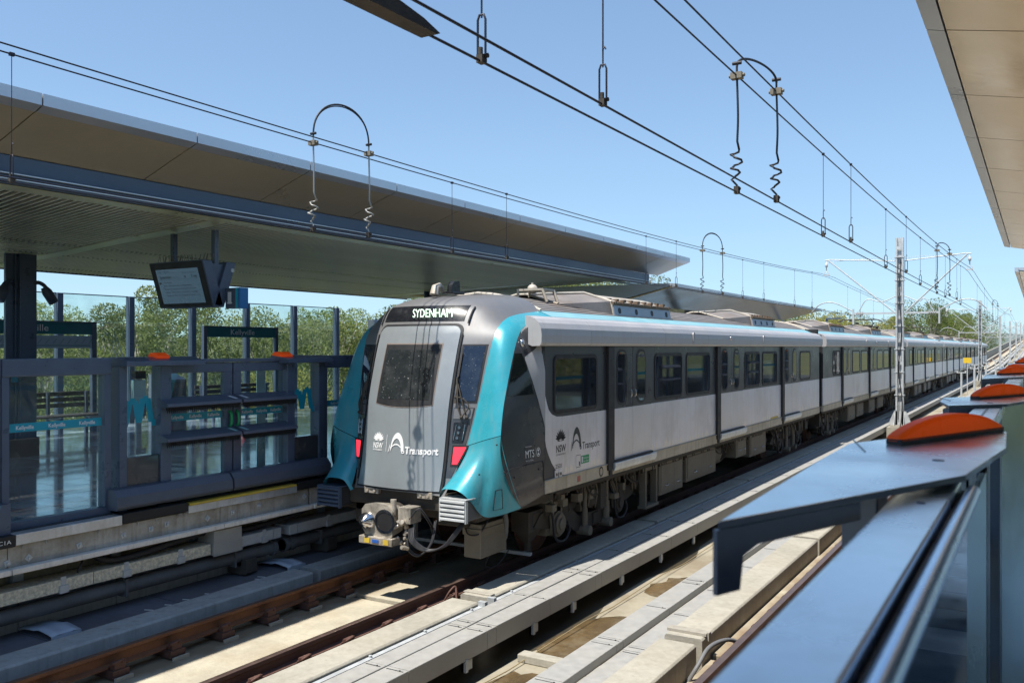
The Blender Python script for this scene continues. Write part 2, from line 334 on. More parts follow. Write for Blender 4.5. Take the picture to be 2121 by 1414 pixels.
BAND = mat('charcoal window band', (.050,.054,.060), .32, .1, .10, 1.4, .02, 90, streak=.15, dirt=(.10,.095,.09), spec=.35)
CANT = mat('silver cantrail', (.46,.45,.455), .5, .2, .07, 1.2, .03, 90, streak=.25, dirt=(.34,.30,.25))
SOLE = mat('dusty cream sole bar', (.56,.49,.38), .75, .1, .18, 3, .1, 70, streak=.5, dirt=(.20,.14,.08), dirtamt=.4)
ROOFM = mat('dirty ribbed roof', (.27,.24,.22), .6, .3, .2, 2.5, .05, 60, dirt=(.20,.13,.08), dirtamt=.5)
ROOFP = mat('dusty roof fairing', (.46,.42,.36), .6, .2, .2, 3, .05, 60, dirt=(.25,.17,.1), dirtamt=.5)
ACSIDE = mat('blue grey vent panel', (.30,.33,.38), .45, .3, .1, 3)
UNDER = mat('dusty underframe', (.07,.06,.05), .8, .2, .35, 5, .2, 60, dirt=(.13,.10,.075), dirtamt=.4, dscale=3)
UNDERL = mat('dusty equipment case', (.22,.19,.145), .75, .1, .2, 3, .1, 60, streak=.4, dirt=(.16,.12,.08), dirtamt=.4)
COUPM = mat('dusty cast coupler', (.50,.45,.38), .45, .45, .25, 6, .2, 50, dirt=(.10,.075,.055), dirtamt=.65, dscale=9)
CHROME = mat('polished metal', (.6,.6,.62), .18, 1, .1, 5)
REDL = emit('red tail light', (1,.03,.055), 1.0, (.5,.02,.03))
LEDT = emit('green white display lettering', (.75,1,.80), 1.1, (.3,.4,.3))
WHITEL = mat('white lettering', (.80,.80,.80), .5, 0, .03)
BLACKL = mat('black lettering', (.03,.03,.035), .5, 0, .05)
TEALS = mat('teal sign', (.01,.16,.19), .4, 0, .05)
TEALG = mat('bright teal glass strip', (.012,.30,.42), .4, 0, .06)
CYAN = mat('cyan edge', (.01,.42,.55), .4, 0, .05); BLUES = mat('blue edge', (.01,.16,.42), .4, 0, .05)
SCRN = emit('display screen', (.13,.24,.34), .14, (.03,.045,.06))
LINEM = mat('pale line map', (.45,.52,.60), .5, 0, .05)
GREENS = mat('green handle', (.02,.33,.12), .45, 0, .06)
CABLE = mat('black cable', (.02,.02,.024), .55); WIRE = mat('bronze wire', (.022,.022,.035), .5, .3)
GREYCON = mat('grey conduit', (.16,.16,.165), .6)
PORC = mat('brown insulator', (.55,.52,.5), .3)
BARK = mat('pale eucalyptus bark', (.55,.49,.41), .85, 0, .3, 3, .3, 20, dirt=(.2,.15,.11), dirtamt=.4)
LEAF = [leafmat('olive leaves', (.12,.155,.045), (.29,.32,.10), .45), leafmat('grey green leaves', (.135,.165,.07), (.30,.33,.15), .45),
        leafmat('bright leaves', (.18,.24,.045), (.38,.42,.09), .5), leafmat('yellow green leaves', (.25,.24,.055), (.46,.40,.10), .5)]
GRASS = mat('scrubby grass', (.10,.11,.04), .95, 0, .3, .05, .3, 2, dirt=(.2,.17,.09), dirtamt=.4, dscale=.03)
WET = mat('wet stained concrete', (.125,.085,.042), .16, 0, .45, 1.3, .05, 12, rvar=.10, spec=.6, dirt=(.27,.225,.15), dirtamt=.55, dscale=2.2)
FLOORSHADE = mat('painted floor shade', (.045,.038,.026), .5, 0, .4, 1.5, .2, 20, dirt=(.10,.08,.04), dirtamt=.4, dscale=.8)  # near-black colour carries the shade of the floor strip by the train
HIVIS = mat('yellow sign', (.75,.50,.03), .5)
HULL = mat('white wall', (.7,.68,.64), .8)
# ---------------------------------------------------------------- the large structure: ground, viaduct, platforms
def zr(y):                                   # the line is level through the station, then climbs
    if y < 125: return 0.0
    if y < 185: return .5*.019/60*(y-125)**2
    return .5*.019*60+.019*(y-185)
FAR = [-14, 60, 125, 140, 155, 170, 185, 240, 320, 430, 620]
def runs(mb, prof, m=0, ys=FAR, dz=0):       # sweep an (x, z) profile along the line
    n = len(prof); vs = []
    for y in ys: vs += [(p[0], y, p[1]+zr(y)+dz) for p in prof]
    fs = [(i*n+k, i*n+(k+1) % n, (i+1)*n+(k+1) % n, (i+1)*n+k) for i in range(len(ys)-1) for k in range(n)]
    fs += [tuple(range(n-1, -1, -1)), tuple((len(ys)-1)*n+k for k in range(n))]
    mb.add(vs, fs, m); return mb
def rect(x0, x1, z0, z1): return [(x0, z0), (x0, z1), (x1, z1), (x1, z0)]

g = MB(); rows = []
random.seed(3)
for i in range(41):
    y = -600+60*i*(1+i*.03)
    rows.append([(x, y, -7.5-(0 if abs(x) < 60 else 2.0)*math.sin(x*.013+y*.007)+max(0, -x-90)*.018) for x in (-2600, -1500, -900, -500, -300, -200, -140, -90, -60, -30, 0, 30, 60, 120, 240, 500, 1200, 2600)])
g.grid(rows, flip=True); g.build('ground', GRASS, kind='structure')
# distant ridge
rg = MB(); rows = []
for j in range(60):
    a = R(-100+j*4.2); d = 1700+200*math.sin(j*1.7); h = 26+10*math.sin(j*.9)+8*math.sin(j*2.3)
    rows.append([(d*math.sin(a), d*math.cos(a), -12), (d*1.05*math.sin(a), d*1.05*math.cos(a), h*.8), (d*1.15*math.sin(a), d*1.15*math.cos(a), h), (d*1.4*math.sin(a), d*1.4*math.cos(a), -10)])
rg.grid(rows); rg.build('hills', mat('hazy wooded ridge', (.10,.13,.12), .95, var=.3, scale=.02), kind='structure')

d = MB(); runs(d, [(-9.9, -1.4), (-9.9, -.55), (1.6, -.55), (1.6, -1.4)])
d.build('viaduct_deck', CONCD, kind='structure')
pier = MB()
for k in range(14):
    y = 60+k*32
    pier.box((-5.6, y-1, -8), (-3.0, y+1, -1.4+zr(y)))
pier.build('viaduct_pier', CONCD, kind='structure')

# trackbed slabs, one part per cast segment
tb = bpy.data.objects.new('trackbed', None); COL.objects.link(tb); tag(tb, kind='structure')
seg_edges = [-6.2, -1.2, 3.6, 8.87, 14.1, 19.4, 24.7, 30, 35.3, 40.6]
for i in range(len(seg_edges)-1):
    dz = (-.018, 0, -.012, .02, 0, .008, -.01, .012, 0)[i]
    m = MB(); m.box((-8.25, seg_edges[i]+.03, -.55), (-6.20, seg_edges[i+1]-.03, -.25+dz)); m.build('slab', SLAB, tb, bevel=.012)
    m = MB(); m.box((-2.98, seg_edges[i]+.2, -.55), (-.62, seg_edges[i+1]+.14, -.25+dz)); m.build('slab', SLAB, tb, bevel=.012)
m = MB(); runs(m, rect(-8.25, -6.2, -.56, -.25), ys=[40.65]+FAR[1:]); runs(m, rect(-2.98, -.62, -.56, -.25), ys=[41]+FAR[1:]); m.build('slab', SLAB, tb)
m = MB(); runs(m, rect(-6.17, -3.01, -.53, -.45), ys=FAR); m.build('drain_floor', mat('drain floor concrete', (.33,.295,.22), .8, 0, .2, 1.2, .2, 30, dirt=(.15,.10,.045), dirtamt=.8, dscale=.5), kind='structure')
random.seed(12)
def blob(cx, cy, rx, ry, n=26, j=.22, lim=None):
    out = []
    for k in range(n):
        t = 2*math.pi*k/n; q = 1+random.uniform(-j, j)*.6+j*.5*math.sin(3*t+cx)
        x = cx+rx*q*math.cos(t); y = cy+ry*q*math.sin(t)
        if lim: x = min(max(x, lim[0]), lim[1])
        out.append((x, y))
    return out
for cx, cy, rx, ry in ((-4.35, 9.35, .75, 1.0), (-4.3, 12.1, .62, .62), (-4.6, 7.3, .35, .8)):
    m = MB(); m.poly([(x, y, -.445) for x, y in blob(cx, cy, rx, ry, lim=(-4.98, -3.9))]); m.build('puddle_or_shade', WET, kind='structure')
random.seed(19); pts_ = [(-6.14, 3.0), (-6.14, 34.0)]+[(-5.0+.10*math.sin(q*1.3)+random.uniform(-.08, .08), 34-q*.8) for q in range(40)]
m = MB(); m.poly([(x, y, -.4465) for x, y in pts_][::-1]); m.build('puddle_or_shade', FLOORSHADE, kind='structure')  # shade under the wide trough, painted as a dark sheet on the floor
m = MB(); m.box((-4.95, 8.34, -.449), (-3.95, 8.5, -.36)); solo(m, 'concrete_sill', CONC, 'low concrete sill crossing the wet drain floor between the cable troughs', 'sill', bevel=.01)
m = MB(); m.tube([(-4.86, 6.2+.9*k, -.40+.02*math.sin(k*2.1)) for k in range(13)], .006, 6)  # thin yellow tube paints in the sunlit edge of a strip
solo(m, 'drain_lit_edge', mat('yellow sunlit line', (.30,.23,.12), .7), 'thin yellow sunlit line standing for a lit strip edge on the shaded drain floor', 'cable')

# rails with their clips
RP = [(-.036,-.002),(-.030,0),(.030,0),(.036,-.002),(.036,-.038),(.011,-.052),(.010,-.13),(.070,-.148),(.070,-.162),(-.070,-.162),(-.070,-.148),(-.010,-.13),(-.011,-.052),(-.036,-.038)]
def clip_mesh(side, bar):
    m = MB(); s = side
    m.box((-.17, -.09, -.245), (.17, .09, -.165))
    m.box((s*.08, -.06, -.166), (s*.15, .06, -.10))
    m.box((s*.10, -.075, -.112), (s*.135, .075, -.085))
    m.tube([(s*.07, -.055, -.14), (s*.15, -.065, -.095), (s*.165, 0, -.075), (s*.13, .045, -.085), (s*.075, .05, -.14)], .014, 6)
    m.tube([(s*.06, .02, -.142), (s*.11, .0, -.09), (s*.16, .03, -.10)], .013, 6)
    m.box((-s*.08, -.05, -.166), (-s*.14, .05, -.11))
    if bar: m.box((s*.20, -.10, -.262), (s*.226, .10, -.222), 1)
    return m.mesh('rail_clip', [RUSTD, CONC])
CLA, CLB = clip_mesh(1, True), clip_mesh(1, False)
def rail(x, label, steel, ys, clip):
    r = thing('rail', (x, 0, -.162), label, 'rail', 'running rails')
    m = MB(); runs(m, [(x+p[0], p[1]) for p in RP], 0, [-8]+FAR[1:])
    for fi in range(len(m.f)):
        ks = m.f[fi]
        if len(ks) == 4 and all(abs(m.v[k][2]-zr(m.v[k][1])) < .003 for k in ks): m.mi[fi] = 1
    m.build('rail_bar', [steel, RAILTOP], r)
    for y in ys: put('rail_clip', clip, r, (0, y, .162))
    return r
rail(-7.97, 'brown rail beside the left kerb upstand, running under the far wheels of the train', RUST, [4.79+.671*k for k in range(26)], CLA)
rail(-6.47, 'dark brown rail nearer the camera, running under the near wheels of the train', RUSTD, [4.55+.655*k for k in range(26)], CLB)
rail(-2.65, 'left rail of the empty near track, showing beside the foreground barrier', RUSTD, [3.2+.67*k for k in range(24)], CLB)
rail(-1.15, 'right rail of the empty near track, hidden behind the foreground barrier', RUSTD, [], CLB)

# concrete upstands beside the rails
def upstand(x0, x1, zt, y0, y1, mt, label, grp):
    m = MB(); m.ext_y([(x0, -.46), (x0, zt-.02), (x0+.02, zt), (x1-.02, zt), (x1, zt-.02), (x1, -.46)], y0, y1)
    solo(m, 'concrete_upstand', mt, label, 'concrete kerb', grp, bevel=.006)
ORD = ['first', 'second', 'third', 'fourth', 'fifth', 'sixth', 'seventh', 'eighth', 'ninth', 'tenth', 'eleventh', 'twelfth']
for k, (a, b) in enumerate(((-2, 3.3), (3.42, 8.66), (8.80, 14.1), (14.22, 19.5), (19.62, 25), (25.1, 40))):
    upstand(-8.68, -8.30, .03, a, b, CONCG, 'grey shaded concrete upstand left of the far track, %s along from the near end' % ORD[k], 'upstands beside the rails')
for k, (a, b) in enumerate(((-2, 3.2), (3.3, 8.72), (8.93, 14.3), (14.42, 19.9), (20, 27), (27.1, 45))):
    upstand(-6.11, -5.71, .0, a, b, CONC, 'pale concrete upstand between the train and the cable trough, %s along from the near end' % ORD[k], 'upstands beside the rails')
m = MB(); m.box((-6.115, 9.0, .001), (-5.72, 9.10, .012)); solo(m, 'cover_strip', CONCD, 'thin mortar strip across the top of the pale upstand near its gap', 'strip')
for k, (a, b) in enumerate(((1, 5.6), (5.7, 8.62), (8.80, 14.3), (14.42, 19.9), (20, 27), (27.1, 45))):
    upstand(-3.41, -3.0, .0, a, b, CONC, 'cream concrete upstand next to the foreground barrier, %s along from the near end' % ORD[k], 'upstands beside the rails')
m = MB(); m.box((-3.42, 8.9, .001), (-2.99, 9.02, .03)); m.box((-2.995, 8.93, -.05), (-2.97, 9.0, .035)); solo(m, 'cover_strip', CONCD, 'thin mortar strip across the cream upstand beside the foreground barrier', 'strip')
m = MB(); runs(m, rect(-8.68, -8.3, -.4, .03), ys=[40.1]+FAR[1:]); runs(m, rect(-6.11, -5.71, -.4, 0), ys=[45.1]+FAR[1:]); runs(m, rect(-3.41, -3.0, -.4, 0), ys=[45.1]+FAR[1:]); runs(m, rect(-.9, -.6, -.4, 0), ys=FAR)
m.build('upstand', CONC, tb, kind='stuff')

# cable troughs with lids
def trough(name, x0, x1, zt, h, lid0, joints, label, split=None, brk=None):
    t = thing(name, ((x0+x1)/2, 0, zt-h), label, 'cable trough', 'cable troughs between the tracks')
    m = MB(); runs(m, rect(x0+.012, x1-.004, zt-h, zt-.03), ys=[-6]+FAR[1:]); m.build('channel', GALVL, t)
    edges = [lid0]+joints; n = 0; rest = MB()
    halves = [(x0, x1)] if not split else [(x0, split-.011), (split+.011, x1)]
    for i in range(len(edges)-1):
        for hx, (a, b) in enumerate(halves):
            w = .004; q = edges[i+1]-edges[i]
            mm = rest if edges[i] > 34 else MB()
            tilt = random.uniform(-.002, .003)
            mm.ext_y([(a, zt-.032), (a, zt-.004+tilt), (a+.006, zt+tilt), (b-.004, zt+tilt), (b, zt-.004+tilt), (b, zt-h if hx == len(halves)-1 else zt-.032), (b-.006, zt-h if hx == len(halves)-1 else zt-.032), (b-.006, zt-.012+tilt)], edges[i]+w, edges[i+1]-w)
            if mm is not rest: mm.build('lid', GALVL, t)
            yj = edges[i+1]
            if yj < 24:                                   # lid straps at the joints
                sm = MB()
                sm.box((a+.03, yj-.064, zt+.003), (b-.02, yj-.057, zt+.005))
                sm.cyl((b-.06, yj-.06, zt+.003), (b-.06, yj-.06, zt+.010), .009, 8)
                sm.build('lid_strap', CABLE, t)
    if rest.v: rest.build('lid', GALVL, t, kind='stuff')
    if brk:
        for y in brk:
            m = MB(); m.box((x1-.05, y-.02, zt-h-.12), (x1+.012, y+.02, zt-h+.012)); m.box((x1-.05, y-.02, zt-h-.12), (x1-.02, y+.14, zt-h-.02)); m.build('bracket', GALV, t)
    return t
trough('cable_trough', -5.56, -5.06, 0, .2, 2.7, [4.0, 5.3, 6.54, 7.9, 8.08, 9.3, 10.57, 10.75, 12.05, 13.35, 14.6, 15.9, 17.2, 18.5, 19.8, 21.1, 22.4, 23.7, 25, 27, 29, 31, 33, 34.6, 38, 42, 46, 50, 56, 62, 70, 80, 100, 125],
       'wide pale galvanised double trough running beside the train side upstand', split=-5.32, brk=[5.75, 7.5, 8.9, 9.9, 11.4, 12.9, 14.4, 16, 17.5, 19, 20.5, 22, 24, 26, 28])
trough('cable_trough', -4.02, -3.73, -.03, .09, 3.4, [4.7, 6.0, 7.1, 8.29, 8.45, 9.78, 10.98, 11.14, 12.4, 13.7, 15, 16.4, 18, 20, 22, 24, 26, 28, 30, 34.5, 40, 50],
       'narrow pale trough on the right of the wet drain floor')
trough('cable_trough', -3.72, -3.43, -.11, .09, 3.4, [4.8, 6.1, 7.2, 8.4, 8.56, 9.88, 11.08, 12.5, 13.8, 15.1, 16.4, 18, 20, 22, 24, 26, 28, 30, 34.5, 40, 50],
       'lower narrow trough pressed against the cream upstand')
t = thing('cable_guard', (-5.655, 0, -.15), 'thin steel angle bolted along the side of the pale upstand by the train', 'steel angle')
m = MB(); m.box((-5.69, 2, -.13), (-5.63, 8.7, -.035)); m.box((-5.69, 8.95, -.13), (-5.63, 40, -.035)); m.build('angle_bar', GALV, t)
m = MB()
for k in range(26): m.cyl((-5.66, 3.1+.9*k, -.036), (-5.66, 3.1+.9*k, -.012), .018, 6)
for y in (8.72, 8.92): m.box((-5.70, y-.03, -.12), (-5.60, y+.03, .02))
m.build('bolt_row', GALV, t, kind='stuff')
m = MB(); m.tube(catmull([(-2.98, 8.3, -.28), (-2.9, 8.38, -.12), (-2.86, 8.62, .0), (-2.78, 9.0, -.02), (-2.70, 9.3, -.16)], 6), .022, 8)
solo(m, 'conduit_loop', GREYCON, 'grey flexible conduit looping over the trackbed beside the cream upstand gap', 'conduit')
m = MB(); m.tube(catmull([(-4.99, 6.0, -.21), (-4.9, 5.85, -.33), (-4.85, 5.7, -.42), (-4.6, 5.5, -.44)], 5), .022, 7)
m.tube(catmull([(-4.98, 6.35, -.22), (-4.85, 6.3, -.35), (-4.84, 6.05, -.43), (-4.7, 5.6, -.44)], 5), .016, 7)
solo(m, 'hanging_conduit', GREYCON, 'pair of grey conduits dropping from the wide trough to the drain floor', 'conduit')
m = MB(); m.tube(catmull([(-6.36, 8.92, -.15), (-6.30, 8.96, -.02), (-6.27, 9.05, .03), (-6.22, 9.0, -.1)], 5), .014, 6)
solo(m, 'bonding_cable', RUSTD, 'small rusty bonding cable looped beside the near rail and pale upstand', 'cable')

# ---------------------------------------------------------------- far platform (left)
m = MB(); m.box((-20.3, -12, -8), (-9.42, 62, 1.09)); m.build('platform_base', CONCD, kind='structure')
fl = bpy.data.objects.new('platform_floor', None); COL.objects.link(fl); tag(fl, kind='structure'); fl.location = (-15, 12, 1.09); ORG[fl.name] = Vector(fl.location)
m = MB(); m.box((-20.2, -12, 1.092), (-9.10, 62, 1.12)); m.build('floor_bed', FLOORB, fl)
tm = []
for mt in TILES:
    q = MB(); q.box((-.296, -.296, 0), (.296, .296, .028)); tm.append(q.mesh('floor_tile', mt))
random.seed(5); rest = MB()
for ix in range(18):
    for iy in range(-4, 66):
        x = -9.72-.6*ix; y = 2.2+.6*iy+.3*(ix % 2)
        k = random.choices((0, 1, 2), (3, 4, 2))[0]
        if iy in range(4, 26) and ix < 13: put('floor_tile', tm[k], fl, (x+15, y-12, .03))
        elif x > -20: rest.box((x-.296, y-.296, 1.12), (x+.296, y+.296, 1.148), k)
rest.build('floor_tile', TILES, fl, kind='stuff')
m = MB()
for x in (-9.28, -9.36): m.box((x-.02, -8, 1.121), (x+.02, 60, 1.152))
m.build('threshold_rail', BLACK, fl)

# platform edge: coping pieces, stained steel channel, bolts, flange
pe = thing('platform_edge', (-9.1, 8, .70), 'stained steel edge beam of the far platform with aluminium coping and yellow nosing', 'platform edge')
def pieces(y0, y1, z0, z1, x0, x1, mt, nm, bev=.004): q = MB(); q.box((x0, y0, z0), (x1, y1, z1)); return q.build(nm, mt, pe, bevel=bev)
pieces(2.0, 4.86, 1.0, 1.11, -9.34, -8.95, ALU, 'coping'); pieces(4.87, 5.06, .99, 1.11, -9.34, -8.94, BLACK, 'black_end_block')
pieces(5.07, 6.28, 1.0, 1.11, -9.34, -8.95, ALU, 'coping'); pieces(6.29, 7.18, 1.015, 1.12, -9.34, -8.945, BLACK, 'black_end_block')
pieces(7.19, 9.02, .985, 1.075, -9.34, -8.95, ALU, 'coping'); pieces(7.2, 9.0, 1.077, 1.105, -9.06, -8.935, YEL, 'yellow_nosing')
pieces(9.03, 9.9, 1.01, 1.12, -9.34, -8.945, BLACK, 'black_end_block'); pieces(9.91, 11.6, 1.0, 1.11, -9.34, -8.95, ALU, 'coping'); pieces(11.61, 40, 1.0, 1.11, -9.34, -8.95, ALU, 'coping')
for (y0, y1) in ((2.0, 5.0), (5.01, 7.70), (7.71, 9.28), (9.32, 12.4), (12.42, 40)):
    pieces(y0, y1, .775, .998, -9.05, -8.99, STEELB, 'channel_web'); pieces(y0, y1, .715, .774, -9.05, -8.90, LIPM, 'flange', .008)
b_ = MB(); b_.box((-.0, -.03, -.03), (.008, .03, .03)); b_.cyl((.008, 0, 0), (.03, 0, 0), .017, 6); bolt = b_.mesh('bolt', GALV)
random.seed(9)
for y, z in ((5.0, .83), (5.22, .84), (5.78, .86), (6.32, .87), (6.68, .88), (6.9, .90), (7.5, .87), (7.9, .88), (8.35, .90), (9.2, .90), (9.5, .89), (10.2, .9), (10.9, .89), (11.6, .9)):
    o = put('bolt', bolt, pe, (.112, y-8, z-.70)); o.rotation_euler = (random.choice((0, .3, .8)), 0, 0)
for y in (5.15, 5.4, 6.0, 6.5, 6.75, 7.05, 7.15, 7.6, 8.4, 9.0, 9.6):
    q = MB(); q.tube([(-8.985, y, 1.0), (-8.965, y, .975), (-8.972, y, .955)], .009, 5); q.build('clip_hook', STEELB, pe)
q = MB(); add_text(q, 'C1A', lambda u, v: (-8.937, 4.885+u, 1.03+v), 0, 0, .13, .04); q.build('edge_lettering', WHITEL, pe)

# service wall under the platform
sw = thing('service_wall', (-9.42, 8, -.1), 'brown panelled wall in shade below the far platform edge', 'wall')
for k in range(-2, 16):
    y = 3.0+1.16*k
    q = MB(); q.box((-9.42, y+.07, .34), (-9.375, y+.57, .72)); q.build('wall_panel', WALLP, sw)
    q = MB(); q.box((-9.42, y+.58, .34), (-9.375, y+1.04, .72)); q.build('wall_panel', WALLP, sw)
    q = MB(); q.box((-9.42, y-.05, .34), (-9.355, y+.06, .72)); q.build('wall_strip', GALV, sw)
    q = MB(); q.box((-9.42, y, -.1), (-9.34, y+1.15, .33)); q.build('lower_panel', CONCG, sw, bevel=.006)
for k, (a, b, mt) in enumerate(((2.0, 5.95, SPECK), (5.96, 7.56, SPECK), (8.03, 8.62, GALV), (8.63, 8.74, GALV), (8.9, 9.07, GALV), (9.08, 11.2, GALV), (11.22, 16, GALV), (16.02, 30, GALV))):
    pass
tr = thing('wall_tray', (-9.1, 8, .37), 'speckled galvanised cable tray along the brown wall below the far platform', 'cable tray')
for a, b, mt in ((2.0, 5.95, SPECK), (5.96, 7.56, SPECK), (8.03, 8.62, GALV), (8.63, 8.76, GALV), (8.92, 9.07, GALV), (9.08, 11.2, GALV), (11.22, 16, GALV), (16.02, 30, GALV)):
    q = MB(); q.box((-9.30, a, .40), (-8.99, b, .535)); q.build('tray_section', mt, tr, bevel=.004)
for y in (5.6, 6.36, 7.1, 8.45, 9.7, 10.8):
    q = MB(); q.box((-9.0, y-.05, .39), (-8.965, y+.05, .47)); q.box((-9.0, y-.03, .39), (-8.985, y+.03, .56)); q.build('tray_clip', GALV, tr)
q = MB(); q.box((-9.25, 7.57, .385), (-8.945, 8.02, .695)); q.box((-8.95, 7.56, .375), (-8.940, 8.03, .53)); solo(q, 'junction_box', GALVL, 'speckled square junction box fixed over the tray below the far platform', 'junction box', bevel=.004)
q = MB()
q.cyl((-9.12, 0, .25), (-9.12, 8.72, .25), .085, 14); q.cyl((-9.12, 8.68, .25), (-9.12, 8.74, .25), .105, 14); q.cyl((-9.12, 8.9, .25), (-9.12, 8.96, .25), .10, 14); q.cyl((-9.12, 9.02, .25), (-9.12, 9.1, .25), .10, 14); q.cyl((-9.12, 8.9, .25), (-9.12, 30, .25), .08, 14)
for y in (6.4, 8.0, 9.6): q.box((-9.22, y-.015, .14), (-9.03, y+.015, .345))
solo(q, 'drain_pipe', PIPEM, 'thick dark pipe running along the foot of the brown wall', 'pipe')
for ya, lab in ((8.05, 'nearer'), (9.6, 'farther')):
    q = MB(); q.ext_y([(-9.3, .02), (-9.3, .13), (-9.05, .13), (-9.05, .22), (-8.95, .22), (-8.95, .05), (-8.98, .02)], ya+.05, ya+.24)
    solo(q, 'pipe_support', UNDER, '%s small dark bracket supporting the thick pipe above the walkway' % lab, 'bracket', 'pipe brackets')
q = MB(); q.tube(catmull([(-9.2, 6.05, .70), (-9.12, 6.15, .62), (-9.08, 6.35, .585), (-9.06, 6.8, .62), (-9.1, 7.3, .66), (-9.15, 7.62, .66)], 6), .04, 8)
q.tube(catmull([(-9.12, 8.0, .6), (-9.1, 8.5, .60), (-9.08, 9.2, .66), (-9.14, 9.5, .74)], 6), .035, 8); q.tube(catmull([(-9.3, 6.0, .66), (-9.05, 5.85, .66), (-9.05, 5.8, .55)], 5), .012, 6)
solo(q, 'flexible_conduit', CABLE, 'dark flexible conduit sagging between the edge beam and the junction box', 'conduit')
wk = bpy.data.objects.new('walkway', None); COL.objects.link(wk); tag(wk, kind='structure')
for k in range(-2, 14):
    q = MB(); q.box((-9.34, 2.1+1.6*k, -.3), (-8.72, 2.1+1.6*k+1.585, .0)); q.build('walkway_slab', WALK, wk, bevel=.006)
def hatch(y, lab):
    q = MB(); n = 8; rows = []
    for i in range(n+1):
        x = -9.38+.66*i/n; z = .012+.045*math.sin(math.pi*min(1, i/n*1.0))*.8+(.02 if i > 4 else 0)
        rows.append([(x, y-.15, z), (x, y-.06, z+.012), (x, y-.05, z+.006), (x, y+.07, z+.006), (x, y+.08, z+.012), (x, y+.17, z)])
    q.grid(rows, flip=False)
    q.box((-8.74, y-.15, -.02), (-8.715, y+.17, .035))
    me = solo(q, 'hatch_cover', mat('pale blue plastic', (.42,.47,.55), .5, 0, .1, 5), lab, 'cover')
    md = me.modifiers.new('solid', 'SOLIDIFY'); md.thickness = .008
hatch(5.46, 'white curved cable cover on the dark walkway, nearest to the camera'); hatch(8.78, 'white curved cable cover on the dark walkway by the gap in the upstands')
random.seed(21)
q = MB()
for k in range(6):
    y = (6.5, 6.75, 8.1, 8.2, 7.0, 7.3)[k]; q.obox((-8.78+.03*(k % 3), y, .006), (.05, .02, 0), (-.003, .006, 0), (0, 0, .003))
q.build('litter', WHITEP, wk, kind='stuff')

# ---------------------------------------------------------------- near platform (right)
m = MB(); m.box((-.36, -14, -8), (9.5, 62, 1.09)); m.build('platform_base', CONCD, kind='structure')
m = MB(); m.box((-.36, -14, 1.091), (-.05, 62, 1.12)); m.build('platform_coping', ALU, kind='structure')
m = MB(); rest = MB(); random.seed(8)
m.box((-.04, -14, 1.091), (9.4, 62, 1.12)); fb2 = m.build('platform_floor', FLOORB, kind='structure')
for ix in range(12):
    for iy in range(-20, 60):
        rest.box((-.03+.75*ix, iy*.5+.25*(ix % 2), 1.12), (-.03+.75*ix+.744, iy*.5+.494+.25*(ix % 2), 1.148), random.choices((0, 1, 2), (4, 4, 1))[0])
rest.build('floor_tile', TILES, fb2, kind='stuff')
# parapets of the viaduct beyond the station
m = MB(); runs(m, rect(-10.0, -9.7, -1.0, 1.0), ys=[62, 125, 140, 155, 170, 185, 240, 320, 430, 620]); solo(m, 'parapet_wall', CONC, 'long pale parapet wall of the climbing viaduct left of the tracks', 'parapet')
m = MB(); runs(m, rect(1.4, 1.7, -1.0, 1.0), ys=[62, 125, 140, 155, 170, 185, 240, 320, 430, 620]); solo(m, 'parapet_wall', CONC, 'long pale parapet wall of the climbing viaduct right of the tracks', 'parapet')
# ---------------------------------------------------------------- train
ROOFD = mat('dirty brown hinge', (.16,.11,.075), .8, .1, .3, 6, .1, 60)
C = -7.22
def ring(mb, outer, inner, f, m=0):                     # flat ring between two outlines with equal point counts
    n = len(outer); mb.add([f(p) for p in outer]+[f(p) for p in inner], [(i, (i+1) % n, n+(i+1) % n, n+i) for i in range(n)], m)
def side_window(car, y0, y1, z0, z1, r=.09, w=1.5, name='window', part=True):
    f = lambda d: (lambda p: (C+w+d, p[0], p[1]))
    fr = MB(); o = rrect(y0, z0, y1, z1, r); i = rrect(y0+.035, z0+.035, y1-.035, z1-.035, r*.75)
    o2 = rrect(y0-.02, z0-.02, y1+.02, z1+.02, r+.02)
    ring(fr, o, i, f(.010)); ring(fr, o2, o, f(.004)); n = len(o)
    fr.add([f(.004)(p) for p in o]+[f(.010)(p) for p in o], [(k, (k+1) % n, n+(k+1) % n, n+k) for k in range(n)])
    fr.add([f(.010)(p) for p in i]+[f(.003)(p) for p in i], [(k, (k+1) % n, n+(k+1) % n, n+k) for k in range(n)])
    wob = fr.build(name, BLACK, car)
    pn = MB(); pn.prism(i, f(.0015), f(.0035)); pn.build('pane', DGLASS, wob)
    return wob
def rounded_strip(prof_w, y0, y1, mb, m=0):
    mb.ext_y([(C+p[0], p[1]) for p in prof_w], y0, y1, m)
CANTP = [(1.46,3.035),(1.575,3.04),(1.60,3.08),(1.605,3.18),(1.595,3.27),(1.56,3.345),(1.50,3.40),(1.40,3.435),(1.28,3.45),(1.28,3.30),(1.46,3.25)]
ROOFP_HALF = [(1.29,3.452),(1.08,3.535)]
def roof_profile():
    pts = []; base = [(1.08,3.535),(.92,3.60),(.72,3.68),(.48,3.745),(.24,3.79),(0,3.805)]
    P = catmull([(p[0], 0, p[1]) for p in base], 9)
    n = 10
    for i in range(n+1):
        t = i/n*(len(P)-1); k = min(int(t), len(P)-2); q = P[k].lerp(P[k+1], t-k); pts.append((q.x, q.z))
    out = []
    for i in range(n):
        a, b = pts[i], pts[i+1]; L = lambda t, up: (a[0]+(b[0]-a[0])*t, a[1]+(b[1]-a[1])*t+up)
        out += [L(0, -.007), L(.24, -.007), L(.27, .009), L(.96, .006), L(.99, -.007)]
    return out+[pts[-1]]
RPF = roof_profile()
